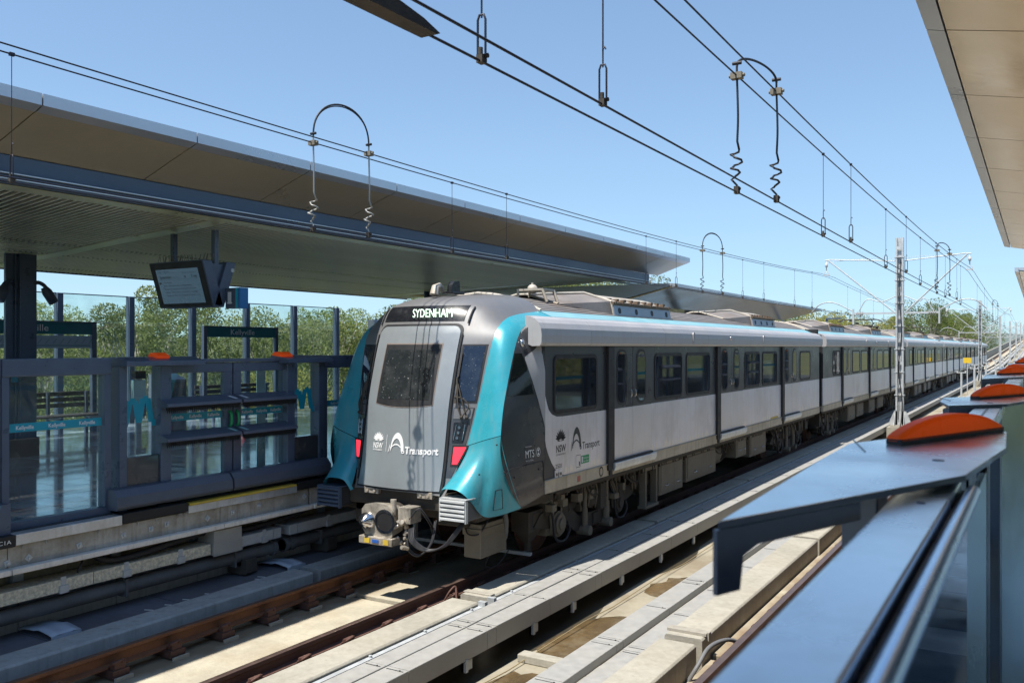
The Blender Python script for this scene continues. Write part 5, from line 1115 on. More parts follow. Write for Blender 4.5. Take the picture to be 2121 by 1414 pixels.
# hanging departure display and platform number
t = thing('departure_display', (-10.5, 8.3, 3.56), 'dark hanging departure display tilted down over the far platform', 'display')
for x in (-10.9, -10.02):
    m = MB(); m.box((x-.035, 8.46, 4.18), (x+.035, 8.53, 4.68)); m.build('hanger_pole', DKMET, t)
def disp(ytop, ybot, sgn, nm):
    xa, xb, zt, zb = -11.08, -9.93, 4.235, 3.585; dpt = .17*sgn
    pt = lambda u, v, o: (xa+(xb-xa)*u, ytop+(ybot-ytop)*(1-v)+o*sgn, zb+(zt-zb)*v)
    m = MB(); vs = [pt(0,0,0), pt(1,0,0), pt(1,1,0), pt(0,1,0)]; bk = [(p[0], p[1]+dpt, p[2]+.03*(1 if i < 2 else 0)) for i, p in enumerate(vs)]
    m.add(vs+bk, [(0,1,2,3),(7,6,5,4),(0,4,5,1),(1,5,6,2),(2,6,7,3),(3,7,4,0)]); c = m.build(nm, DKMET, t, bevel=.01, fix=True)
    m = MB(); m.poly([pt(*p, -.004) for p in ((.01,.02),(.985,.02),(.985,.98),(.01,.98))]); m.build('bezel', BLACK, c)
    m = MB(); m.poly([pt(*p, -.007) for p in ((.10,.10),(.885,.10),(.885,.84),(.10,.84))]); m.build('screen', SCRN, c)
    return c, pt
c, pt = disp(8.20, 8.40, 1, 'display_case')
m = MB(); f = lambda u, v: pt(.10+.785*u, .10+.74*v, -.0095)
add_text(m, 'Sydenham', f, .06, .735, .28, .075, bold=.01); add_text(m, 'Metro line', f, .37, .745, .15, .03); add_text(m, '5 min', f, .82, .735, .13, .08, bold=.01); add_text(m, '1', f, .66, .735, .02, .06)
for k, s_ in enumerate(('Limited stops', 'Metro trains are now running between', 'Macquarie University and Sydney Central', 'Station then on to Waterloo, Gadigal', 'Macquarie Park, and between Victoria Cross')): add_text(m, s_, f, .12, .60-.095*k, (.2, .66, .74, .76, .8)[k], .042)
add_text(m, 'Next services', f, .04, .92, .26, .035); add_text(m, 'Platform  Departs', f, .62, .86, .32, .02)
m.poly([f(*p) for p in ((.03, .70), (.97, .70), (.97, .704), (.03, .704))]); m.poly([f(*p) for p in ((.03, .89), (.97, .89), (.97, .894), (.03, .894))]); m.poly([f(.05+.025*math.cos(a), .60+.03*math.sin(a)) for a in lin(0, 6.0, 12)])
m.build('display_lettering', BLACKL, c)
c3, pt3 = disp(8.80, 8.58, -1, 'rear_display_case')
m = MB(); m.prism(circ(8.83, 4.12, .03, 12), lambda p: (-9.93, p[0]-.1, p[1]), lambda p: (-9.922, p[0]-.1, p[1])); m.build('key_cap', GALV, t)
m = MB(); m.box((-11.0, 8.40, 3.62), (-9.98, 8.60, 4.2)); m.build('core', DKMET, t)
m = MB()
random.seed(2)
for k in range(46):
    x = -11.05+1.1*random.random(); m.obox((x, 8.3+.12*random.random(), 4.29), (.002, 0, 0), (0, .002, 0), (random.uniform(-.03, .03), 0, .05))
m.build('bird_spikes', UNDERL, t, kind='stuff')
t = thing('platform_number_sign', (-9.8, 8.6, 3.57), 'platform number sign reading 1 with teal and blue edge beside the hanging display', 'sign')
m = MB(); m.box((-9.926, 8.60, 3.57), (-9.722, 8.75, 3.86)); sb_ = m.build('sign_box', DKMET, t, bevel=.004)
m = MB(); m.box((-9.72, 8.60, 3.57), (-9.68, 8.75, 3.86)); m.build('cyan_edge', CYAN, t); m = MB(); m.box((-9.675, 8.60, 3.57), (-9.63, 8.75, 3.86)); m.build('blue_edge', BLUES, t)
m = MB(); add_text(m, '1', lambda u, v: (-9.875+u, 8.597, 3.64+v), 0, 0, .075, .16, bold=.03); m.box((-9.885, 8.594, 3.638), (-9.785, 8.597, 3.655)); m.build('number', WHITEL, sb_)
m = MB(); m.box((-9.99, 8.62, 3.74), (-9.925, 8.68, 3.80)); m.build('bracket', DKMET, t)
# station name signs, both parallel to the track
def name_sign(ya, yb, zt, label, linemap):
    t = thing('station_name_sign', (-18.0, (ya+yb)/2, 1.13), label, 'sign', 'station name signs')
    for y in (ya, yb):
        m = MB(); m.box((-18.05, y-.055, 1.13), (-17.95, y+.055, zt+.03)); m.build('post', DKMET, t, bevel=.006)
    m = MB(); m.box((-18.04, ya+.06, zt-.25), (-17.955, yb-.06, zt)); b = m.build('name_board', TEALS, t, bevel=.004)
    m = MB(); m.box((-18.05, ya-.05, zt+.002), (-17.95, yb+.05, zt+.03)); m.build('top_rail', DKMET, t)
    m = MB(); yc = (ya+yb)/2; add_text(m, 'Kellyville', lambda u, v: (-17.951, yc-.40+u, zt-.185+v), 0, 0, .80, .14, bold=.006); m.build('name_lettering', WHITEL, b)
    if linemap:
        m = MB(); m.box((-18.03, ya+.06, zt-.55), (-17.96, yb-.06, zt-.28)); lm = m.build('line_map', LINEM, t)
        m = MB(); m.poly([(-17.957, y, z) for y, z in ((ya+.1, zt-.50), (yb-.1, zt-.50), (yb-.1, zt-.485), (ya+.1, zt-.485))])
        for k in range(17):
            y = ya+.15+(yb-ya-.3)*k/16; m.poly([(-17.957, a, b_) for a, b_ in ((y, zt-.46), (y+.008, zt-.46), (y+.10, zt-.35), (y+.09, zt-.35))])
        m.build('map_print', TEALS, lm)
    return t
name_sign(14.93, 17.33, 3.53, 'teal Kellyville station name sign on two posts, the full one in front of the trees', False)
name_sign(9.0, 11.91, 3.55, 'teal Kellyville station name sign with a line map under it, partly behind the column', True)
def bench(ya, yb, label):
    t = thing('bench', (-17.9, (ya+yb)/2, 1.13), label, 'bench', 'platform benches')
    for k in range(3):
        m = MB(); m.box((-18.16, ya, 1.72+.125*k), (-18.12, yb, 1.81+.125*k)); m.build('back_slat', BARKB, t, bevel=.006)
    for k in range(4):
        m = MB(); m.box((-18.07+.115*k, ya, 1.54), (-17.97+.115*k, yb, 1.58)); m.build('seat_slat', BARKB, t, bevel=.006)
    for y in (ya+.15, (ya+yb)/2, yb-.15):
        m = MB(); m.box((-18.12, y-.03, 1.13), (-18.06, y+.03, 2.05)); m.box((-18.1, y-.03, 1.48), (-17.6, y+.03, 1.535)); m.box((-17.66, y-.03, 1.13), (-17.6, y+.03, 1.5)); m.build('leg_frame', DKMET, t)
BARKB = mat('dark bench timber', (.055,.045,.038), .55, 0, .2, 6)
bench(9.9, 11.95, 'dark slatted bench under the line map sign by the column'); bench(14.75, 17.2, 'dark slatted bench behind the sliding doors under the full name sign')
t = thing('help_point', (-17.0, 12.35, 1.13), 'pale help point panel with a black top on a post behind the screen door', 'help point')
m = MB(); m.box((-17.1, 12.2, 1.78), (-17.0, 12.52, 2.30)); m.build('panel', PALEP, t, bevel=.01); m = MB(); m.box((-17.12, 12.24, 2.33), (-16.98, 12.50, 2.50)); m.build('speaker_box', BLACK, t, bevel=.01); m = MB(); m.box((-17.08, 12.3, 1.13), (-17.03, 12.42, 2.33)); m.build('post', GALV, t)
m = MB(); m.box((-16.99, 12.25, 1.5), (-16.98, 12.50, 1.77)); m.build('poster', mat('mottled poster', (.25,.2,.22), .5, 0, .6, 9), t)
t = thing('ticket_cabinet', (-17.2, 13.25, 1.13), 'grey cabinet with sloping glass top standing behind the left sliding door', 'cabinet')
m = MB(); m.ext_y([(-17.5, 1.13), (-17.5, 2.40), (-17.35, 2.42), (-16.95, 2.28), (-16.95, 1.13)], 12.95, 13.55); m.build('body', mat('blue grey cabinet', (.16,.20,.26), .4), t, bevel=.012)
m = MB(); m.box((-16.948, 13.0, 1.9), (-16.94, 13.5, 2.22)); m.build('cabinet_window', WSCREEN, t)
# ---- platform screen doors, far side
XP = -9.2
def strip_text(parent, ya, yb, z, n, x=XP+.012):
    m = MB(); m.box((x-.004, ya, z-.045), (x, yb, z+.045)); st = m.build('name_strip', TEALG, parent)
    m = MB()
    for k in range(n):
        w = .19 if yb-ya > .6 else .13; y = ya+(yb-ya)*(k+.5)/n-w/2; add_text(m, 'Kellyville', lambda u, v: (x+.003, y+u, z-.02+v), 0, 0, w, .042, bold=.01)
    m.build('strip_lettering', WHITEL, st)
def fixed_panel(ya, yb, label, n, ztop=2.90):
    t = thing('fixed_screen_panel', (XP, (ya+yb)/2, 1.1), label, 'screen panel', 'fixed platform screens')
    m = MB(); m.box((XP-.08, ya, ztop-.19), (XP+.07, yb, ztop)); m.build('top_rail', DKMET, t, bevel=.012)
    m = MB(); m.box((XP-.06, ya, 1.12), (XP+.06, yb, 1.2)); m.build('bottom_rail', DKMET, t, bevel=.006)
    for y in (ya, yb-.08):
        m = MB(); m.box((XP-.07, y, 1.2), (XP+.06, y+.08, ztop-.19)); m.build('post', DKMET, t, bevel=.006)
    m = MB(); m.box((XP-.006, ya+.08, 1.2), (XP+.006, yb-.08, ztop-.19)); m.build('pane', PSDGLASS, t)
    strip_text(t, ya+.09, yb-.09, 2.175, n)
    return t
fixed_panel(5.03, 6.27, 'dark framed fixed glass panel left of the sliding doors with three Kellyville words', 3)
fixed_panel(9.76, 12.4, 'dark framed fixed glass panel on the right, running behind the train nose', 6)
fixed_panel(3.6, 5.02, 'dark framed fixed glass panel at the left edge of the picture', 3)
m = MB(); m.ext_x([(4.9, 1.1), (4.93, 1.3), (4.97, 1.42), (5.06, 1.42), (5.06, 1.1)], XP-.05, XP+.17); solo(m, 'post_shoe', DKMET, 'flared dark shoe at the foot of the leftmost screen post', 'shoe', bevel=.01)
sd = thing('sliding_screen_door', (XP, 8.05, 1.1), 'pair of sliding platform doors with dark comb shelves and orange lamps on top', 'platform door')
def part(nm, mt, fn, bevel=.006, parent=None, **k): m = MB(); fn(m); return m.build(nm, mt, parent or sd, bevel=bevel, **k)
for (pa, pb) in ((6.35, 6.45), (9.62, 9.73)): part('end_post', DKMET, lambda m: m.box((XP-.08, pa, 1.1), (XP+.10, pb, 2.80)), .008)
for (pa, pb) in ((6.90, 7.05), (8.98, 9.12)): part('pillar', DKMET, lambda m: m.box((XP-.08, pa, 1.38), (XP+.11, pb, 2.80)), .01)
for ya, yb, q in ((6.345, 7.45, 0), (8.86, 9.77, 1)):
    aw = part('awning', DKMET, lambda m: m.ext_y([(XP-.10, 2.80), (XP-.10, 2.905), (XP+.02, 2.905), (XP+.24, 2.86), (XP+.24, 2.80)], ya, yb), .008)
    (la, lb) = ((6.84, 7.0), (8.84, 9.05))[q]
    part('orange_lamp', ORANGE, lambda m: m.ext_y([(XP-.05, 2.905), (XP-.03, 2.95), (XP+.05, 2.955), (XP+.13, 2.92), (XP+.14, 2.885)], la, lb), .01, aw)
    ga, gb = ((6.45, 6.90), (9.12, 9.62))[q]
    part('side_pane', PSDGLASS, lambda m: m.box((XP-.006, ga, 1.74), (XP+.006, gb, 2.80)), 0)
    part('kick_box', CHEEK, lambda m: m.box((XP-.1, ga+.002, 1.12), (XP+.08, gb-.002, 1.735)), .012)
    def emm(m):
        sc = (gb-ga)*.9; o = ga+.02
        pl = [(.02, 0), (.19, .86), (.36, .86), (.48, .12), (.62, .92), (.78, .92), (.90, .12), (1.04, .12)]
        for k in range(7):
            a, b = pl[k], pl[k+1]; w = .10 if abs(a[1]-b[1]) > .1 else 0; h = 0 if w else .13; x = XP+.010+.001*k
            m.poly([(x, o+(a[0]-w)*sc, 2.08+(a[1]-h)*.36), (x, o+(a[0]+w)*sc, 2.08+(a[1]-h)*.36), (x, o+(b[0]+w)*sc, 2.08+(b[1]+h)*.36), (x, o+(b[0]-w)*sc, 2.08+(b[1]+h)*.36)] if w else [(x, o+a[0]*sc, 2.08+(a[1]-h)*.36), (x, o+b[0]*sc, 2.08+(b[1]-h)*.36), (x, o+b[0]*sc, 2.08+(b[1]+h*.6)*.36), (x, o+a[0]*sc, 2.08+(a[1]+h*.6)*.36)])
    part('metro_emblem', TEALG, emm, 0)
for ya, yb in ((7.05, 8.045), (8.065, 8.98)):
    lf = part('door_leaf', DKMET, lambda m: (m.box((XP-.03, ya, 2.70), (XP+.05, yb, 2.82)), m.box((XP-.03, ya, 1.12), (XP+.05, yb, 1.2)), m.box((XP-.03, (yb-.13 if ya < 8 else ya), 1.2), (XP+.05, (yb if ya < 8 else ya+.13), 2.7))), .006)
    a, b = (ya, yb-.13) if ya < 8 else (ya+.13, yb)
    part('pane', PSDGLASS, lambda m: m.box((XP-.006, a, 1.2), (XP+.006, b, 2.7)), 0, lf)
    strip_text(lf, a+.01, b-.01, 2.15, 3)
    for z in (2.33, 1.91):
        sh = part('anti_climb_shelf', DKMET2, lambda m: m.ext_y([(XP+.05, z-.05), (XP+.05, z+.075), (XP+.24, z+.01), (XP+.25, z-.03), (XP+.22, z-.035)], (ya-.16 if ya < 8 else ya+.0), (yb-.012 if ya < 8 else yb+.06)), .006, lf)
        def comb(m):
            n = 40; y0_ = (ya-.15 if ya < 8 else ya+.02); y1_ = (yb-.02 if ya < 8 else yb+.05)
            for k in range(n):
                y = y0_+(y1_-y0_)*k/n; m.add([(XP+.245, y, z-.03), (XP+.245, y+.012, z-.03), (XP+.22, y+.006, z-.115), (XP+.19, y, z-.035), (XP+.19, y+.012, z-.035)], [(0,1,2),(0,2,3),(1,4,2),(3,2,4)])
        part('comb_fringe', BLACK, comb, 0, lf, kind='stuff')
        yy = yb-.14 if ya < 8 else ya+.03
        part('shelf_mark', WHITEP if z > 2 else mat('pale mint mark', (.35,.6,.55), .5), lambda m: m.add([(XP+.11, yy, z+.058), (XP+.11, yy+.05, z+.058), (XP+.22, yy+.09, z+.022), (XP+.22, yy+.04, z+.022)], [(0,1,2,3)]), 0, lf)
    hy = yb-.05 if ya < 8 else ya+.05
    part('green_handle', GREENS, lambda m: m.tube(catmull([(XP+.05, hy, 1.98), (XP+.085, hy, 2.02), (XP+.085, hy, 2.14), (XP+.05, hy, 2.18)], 4), .02, 8), 0, lf)
for ya, yb in ((6.22, 7.88), (7.91, 9.72)):
    part('gap_filler_bar', DKMET2, lambda m: m.ext_y([(XP+.0, 1.16), (XP+.02, 1.36), (XP+.06, 1.40), (XP+.17, 1.395), (XP+.24, 1.31), (XP+.25, 1.20), (XP+.22, 1.16)], ya, yb), .012)
part('header_rail', DKMET, lambda m: m.box((XP-.08, 7.451, 2.825), (XP+.07, 8.859, 2.87)), .006)
part('end_pane', PALEP, lambda m: m.box((XP-.30, 8.78, 1.16), (XP-.29, 8.94, 2.78)), 0)
m = MB(); m.box((XP-.1, 12.6, 1.12), (XP-.06, 13.6, 3.1)); m.box((XP-.059, 12.66, 2.0), (XP-.05, 13.54, 3.04), 1); solo(m, 'poster_case', [DKMET, LINEM], 'dark framed poster case standing behind the train nose', 'poster case')
# ---------------------------------------------------------------- near platform canopy
cr = canopy(0, 1, -10, 22.7, 5.285, 'bronze panelled canopy over the near platform, cutting the top right corner', -.70, .55, 8.8, 4.78, 'station canopies', slats=False, j0=6.9-1.86*9, pitch=1.86, gold=GOLDL)
cr2 = canopy(0, 1, 31.7, 52, 5.40, 'second bronze canopy further along the near platform, at the right edge', -.70, .55, 8.8, 4.9, 'station canopies', slats=False, j0=31.7, pitch=1.86, gold=GOLDL)
for k, y in enumerate((-2, 8.5, 20, 34, 48)):
    m = MB(); m.box((4.4, y-.2, 1.13), (4.6, y+.2, 4.7)); solo(m, 'platform_column', DKMET, 'dark canopy column of the near platform, number %s from the camera side' % ('one', 'two', 'three', 'four', 'five')[k], 'column', 'near platform columns')
# ---------------------------------------------------------------- near platform screen doors beside the camera
XN = -.085; ZT = 2.82
t = thing('fixed_screen_panel', (XN, .8, 1.1), 'out of focus steel blue header of the fixed screen in the bottom right foreground', 'screen panel')
def part2(nm, mt, fn, par, bevel=.004, **k): m = MB(); fn(m); return m.build(nm, mt, par, bevel=bevel, **k)
part2('top_header', PSDTOP, lambda m: m.ext_y([(-.190, ZT-.08), (-.190, ZT-.025), (-.186, ZT-.02), (-.112, ZT-.02), (-.109, ZT-.08)], -2.2, 1.62), t)
part2('header_groove', BLACK, lambda m: m.box((-.109, -2.2, ZT-.07), (-.101, 1.60, ZT-.032)), t, 0)
part2('handrail_tube', mat('blue steel tube', (.55,.68,.88), .22, .8, .05), lambda m: m.cyl((-.091, -2.2, ZT-.028), (-.091, 1.56, ZT-.028), .011, 16), t, 0)
NG = mat('dark near glass', (.008,.010,.012), .015, 0, .05, 2, spec=1.0, rvar=0)
part2('pane', NG, lambda m: m.box((-.098, -2.2, 1.2), (-.088, 1.90, ZT-.035)), t, 0)
part2('pane_edge', BLACK, lambda m: m.box((-.099, 1.902, 1.2), (-.0875, 1.914, ZT-.03)), t, 0)
part2('front_panel', DKMET, lambda m: m.box((-.185, -2.2, 1.12), (-.113, 1.62, ZT-.082)), t)
m = MB()
for k in range(14): m.sphere((-.1905, .42+.095*k, ZT-.028), .0022, 6, 4)
m.build('edge_bead', GALV, t, kind='stuff')
part2('header_screw', DKMET, lambda m: m.cyl((-.145, 1.36, ZT-.021), (-.145, 1.36, ZT-.0185), .006, 10), t, 0)
m = MB(); m.box((-.0878, -.5, 1.9), (-.0872, 1.88, 1.98)); m.build('name_strip', TEALG, t)

def awning_unit(yoff, mir, label, ymid=2.905, near=False, second=False):
    Y = lambda y: (2*ymid-y if mir else y)+yoff
    t = thing('screen_door_header', (-.2, Y(1.9), 1.1), label, 'door header', 'near platform door headers')
    out = [(-.318, .985), (-.100, 1.545), (-.058, 2.00), (-.068, 2.40), (-.255, 2.16), (-.342, 1.93), (-.336, 1.58)]
    if second: out = [(-.27, 1.50), (-.100, 1.70), (-.03, 2.00), (-.045, 2.44), (-.235, 2.16), (-.33, 2.02), (-.32, 1.75)]
    pol = [(x, Y(y)) for x, y in out]
    m = MB(); n = len(pol); z0, z1 = ZT-.010, ZT+.0
    vs = [(p[0], p[1], z0) for p in pol]+[(p[0], p[1], z1) for p in pol]
    fs = [tuple(range(n-1, -1, -1)), tuple(range(n, 2*n))]+[(i, (i+1) % n, n+(i+1) % n, n+i) for i in range(n)]
    m.add(vs, fs[:2]); m.add(vs, fs[2:], 1); aw = m.build('awning', [PSDTOP, DKMET], t, bevel=.002, fix=True)
    m = MB(); a, b = Vector((out[0][0], Y(out[0][1]), 0)), Vector(((out[0][0]+out[1][0])/2, Y((out[0][1]+out[1][1])/2), 0)); d = (b-a)
    P = lambda u, z: (a.x+d.x*u, a.y+d.y*u, z)
    prof = [(0, ZT-.010), (1.0, ZT-.010), (1.0, ZT-.034), (.25, ZT-.036), (.16, ZT-.046), (.14, ZT-.085), (0, ZT-.085)]
    nx = Vector((-d.y, d.x, 0)).normalized()*.006
    m.prism(prof, lambda p: tuple(Vector(P(*p))), lambda p: tuple(Vector(P(*p))+nx)); m.build('end_bracket', DKMET, aw, fix=True)
    part2('door_post', DKMET, lambda m: m.box((-.30, Y(1.62), 1.12), (-.24, Y(1.74), ZT-.019)), t)
    part2('door_post', DKMET, lambda m: m.box((-.17, Y(1.60), 1.12), (-.12, Y(1.72), ZT-.019)), t)
    part2('pocket_panel', DKMET, lambda m: m.box((-.18, Y(1.73), 1.12), (-.13, Y(2.35), ZT-.019)), t)
    part2('screw_cap', DKMET, lambda m: m.cyl((-.155, Y(1.72), ZT-.001), (-.155, Y(1.72), ZT+.0015), .010, 10), aw, 0)
    part2('awning_seam', DKMET, lambda m: m.obox((-.318, Y(1.90), ZT+.0005), (.03, (-.11 if not mir else .11), 0), (.0015, 0, 0), (0, 0, .001)), aw, 0)
    # arched lamp lying along the back edge
    sx_ = .04 if second else 0
    A = Vector((-.243+sx_, Y(1.935), ZT)); B = Vector((-.074+sx_, Y(2.375), ZT)); L_ = B-A
    prof = [(0, 0)]+[(u, (.054)*(max(0, math.sin(math.pi*min(1, u*.92+.04)))**.55)*(1 if u < .9 else .95)) for u in lin(.0, 1, 22)]+[(1, .0)]
    nn = Vector((-L_.y, L_.x, 0)).normalized()*.035
    if mir: nn = -nn
    m = MB(); f0 = lambda p: tuple(A+L_*p[0]+Vector((0, 0, p[1]))); f1 = lambda p: tuple(A+L_*p[0]+Vector((0, 0, p[1]))+nn)
    m.prism(prof, f0, f1, 0, False); m.build('orange_lamp', ORANGE, t, bevel=.008, fix=True)
    m = MB(); q = [(0, 0), (1, 0), (1, -.012), (0, -.012)]; m.prism(q, lambda p: tuple(A+L_*p[0]+Vector((0, 0, p[1]+.0125))), lambda p: tuple(A+L_*p[0]+nn*.9+Vector((0, 0, p[1]+.0125)))); m.build('lamp_base', BLACK, t)
    m = MB(); A2, B2 = Vector((-.21, Y(2.06 if mir else 2.42), 0)), Vector((.16, Y(1.2 if mir else 2.95), 0))
    if second:
        A2, B2 = Vector((-.200, Y(1.925), 0)), Vector((.12, Y(2.75), 0)); dd = B2-A2; nn2 = Vector((-dd.y, dd.x, 0)).normalized()*.03
        m.prism([(0, 1.13), (1, 1.13), (1, ZT-.02), (0, ZT-.02)], lambda p: (A2.x+dd.x*p[0], A2.y+dd.y*p[0], p[1]), lambda p: (A2.x+dd.x*p[0]+nn2.x, A2.y+dd.y*p[0]+nn2.y, p[1])); m.build('drive_cover', PALEP, t, bevel=.006, fix=True)
    return t
def header_rail(ya, yb, label):
    t = thing('sliding_screen_door', (-.15, (ya+yb)/2, 1.1), label, 'platform door', 'near platform doors')
    part2('header_rail', PSDTOP, lambda m: m.box((-.20, ya, ZT-.05), (-.115, yb, ZT-.012)), t); part2('header_seam', DKMET, lambda m: m.box((-.160, ya, ZT-.0115), (-.154, yb, ZT-.010)), t, 0)
    ym = (ya+yb)/2
    for a, b in ((ya, ym-.01), (ym+.01, yb)):
        lf = part2('door_leaf', DKMET, lambda m: (m.box((-.19, a, 1.12), (-.13, b, 1.22)), m.box((-.19, a, 1.22), (-.13, a+.09, ZT-.052)), m.box((-.19, b-.09, 1.22), (-.13, b, ZT-.052))), t)
        part2('pane', PSDGLASS, lambda m: m.box((-.166, a+.09, 1.22), (-.154, b-.09, ZT-.052)), lf, 0)
        for z in (1.9, 2.33): part2('anti_climb_shelf', DKMET2, lambda m: m.ext_y([(-.19, z-.05), (-.19, z+.07), (-.36, z+.01), (-.37, z-.03)], a, b), lf)
    return t
def fixed_near(ya, yb, label):
    t = thing('fixed_screen_panel', (-.15, (ya+yb)/2, 1.1), label, 'screen panel', 'near platform fixed screens')
    part2('top_header', PSDTOP, lambda m: m.box((-.18, ya, ZT-.12), (-.10, yb, ZT-.01)), t)
    part2('bottom_rail', DKMET, lambda m: m.box((-.18, ya, 1.12), (-.10, yb, 1.22)), t)
    for y in (ya, yb-.08): part2('post', DKMET, lambda m: m.box((-.18, y, 1.22), (-.10, y+.08, ZT-.12)), t)
    part2('pane', PSDGLASS, lambda m: m.box((-.146, ya+.08, 1.22), (-.134, yb-.08, ZT-.12)), t, 0); strip_text(t, ya+.1, yb-.1, 2.17, 4, -.152)
awning_unit(0, False, 'nearest blurred steel blue door header carrying the large orange lamp in the foreground')
header_rail(2.0, 3.8, 'sliding screen door of the near platform between the two nearest orange lamps')
awning_unit(1.86, False, 'second door header along the near barrier, its orange lamp half cut by the picture edge', second=True)
for k in range(1, 9):
    o = 5.3*k
    fixed_near(4.25+o-5.3, 1.6+o, 'fixed glass screen of the near barrier, %s stretch beyond the foreground doors' % ORD[k-1])
    awning_unit(o, False, 'near side door header of the %s door set beyond the foreground doors' % ORD[k-1])
    header_rail(2.0+o, 3.8+o, 'sliding screen door of the near barrier, %s beyond the foreground doors' % ORD[k-1])
    awning_unit(o, True, 'far side door header of the %s door set beyond the foreground doors' % ORD[k-1])

# ---------------------------------------------------------------- overhead line
XW = {'L': (-7.32, -7.12), 'R': (-2.30, -2.12)}
MASTS = [(-14, 0), (36.0, 0), (87.5, 0), (132, 0), (176, 0), (220, 0), (268, 0), (320, 0), (380, 0)]
def zmess(y, lo=5.40, hi=5.86):
    for k in range(len(MASTS)-1):
        a, b = MASTS[k][0], MASTS[k+1][0]
        if a <= y <= b:
            c = (a+b)/2 if k else 13.0; h = max(b-c, c-a); t = (y-c)/h
            if k == 0: t = (y-13)/23 if y > 13 else (13-y)/27
            return lo+(hi-lo)*t*t+zr(y)
    return hi+zr(y)
def zcont(y): return 4.39+zr(y)+.05*max(0, min(1, (y-18)/14))
for side, nm in (('L', 'far'), ('R', 'near')):
    for k, x in enumerate(XW[side]):
        ys = [-13+2.5*i for i in range(40)]+[90+8*i for i in range(37)]
        w_ = ('left', 'right')[k]
        m = MB(); m.tube([(x, y, zmess(y)) for y in ys], .0078, 5); solo(m, 'messenger_wire', WIRE, 'upper %s wire of the pair sagging over the %s track' % (w_, nm), 'wire', 'upper catenary wires')
        m = MB(); m.tube([(x, y, zcont(y)) for y in ys], .0072, 5); solo(m, 'contact_wire', WIRE, 'lower %s contact wire stretched level over the %s track' % (w_, nm), 'wire', 'contact wires')
PALEW = mat('pale dropper wire', (.35,.34,.32), .5, .4)
def dropper(x, y, label, big=False):
    t = thing('dropper', (x, y, zcont(y)), label, 'dropper wire', 'dropper wires')
    z0, z1 = zcont(y), zmess(y)
    m = MB(); m.tube([(x, y, z0+.30), (x, y, z1)], .0035 if not big else .005, 5); m.box((x-.014, y-.02, z1-.014), (x+.014, y+.02, z1+.014)); m.build('dropper_rod', WIRE, t)
    m = MB(); r = .006
    m.tube([(x-.022, y, z0+.03), (x-.022, y, z0+.20), (x-.012, y, z0+.225), (x+.012, y, z0+.225), (x+.022, y, z0+.20), (x+.022, y, z0+.03)], r, 5); m.tube([(x, y, z0+.21), (x, y, z0+.31), (x+.012, y, z0+.325), (x+.018, y, z0+.31)], .005, 5); m.build('loop_link', WIRE, t)
    m = MB(); m.box((x-.017, y-.022, z0-.008), (x+.017, y+.022, z0+.03)); m.cyl((x-.028, y+.015, z0+.03), (x+.028, y+.015, z0+.03), .012, 8); m.cyl((x, y-.01, z0+.03), (x, y-.01, z0+.065), .012, 6); m.build('wire_clamp', UNDER, t)
lx, rx = XW['L'], XW['R']
NTH = ORD+['thirteenth', 'fourteenth', 'fifteenth', 'sixteenth', 'seventeenth', 'eighteenth', 'nineteenth', 'twentieth']
ld = [(lx[0], 4.11), (lx[0], 10.48), (lx[1], 11.67), (lx[0], 17.8), (lx[1], 19.1), (lx[0], 25.0), (lx[1], 26.5), (lx[0], 31.2), (lx[1], 33.0), (lx[0], 41), (lx[1], 43), (lx[0], 48), (lx[1], 50), (lx[0], 56), (lx[0], 64), (lx[0], 72), (lx[0], 80)]
for k, (x, y) in enumerate(ld): dropper(x, y, 'thin dropper wire over the far track, %s from the left edge' % NTH[k])
rd = [(rx[0], 3.54, True), (rx[1], 4.52, True), (rx[0], 11.28, False), (rx[1], 12.1, False), (rx[0], 16.4, False), (rx[1], 17.6, False), (rx[0], 21.5, False), (rx[1], 23, False), (rx[0], 27.5, False), (rx[1], 29, False), (rx[0], 33, False), (rx[0], 42, False), (rx[1], 44, False), (rx[0], 50, False), (rx[1], 52, False), (rx[0], 60, False), (rx[1], 68, False), (rx[0], 76, False)]
for k, (x, y, b) in enumerate(rd): dropper(x, y, 'dropper wire over the near track, %s along from the top of the picture' % NTH[k], b)
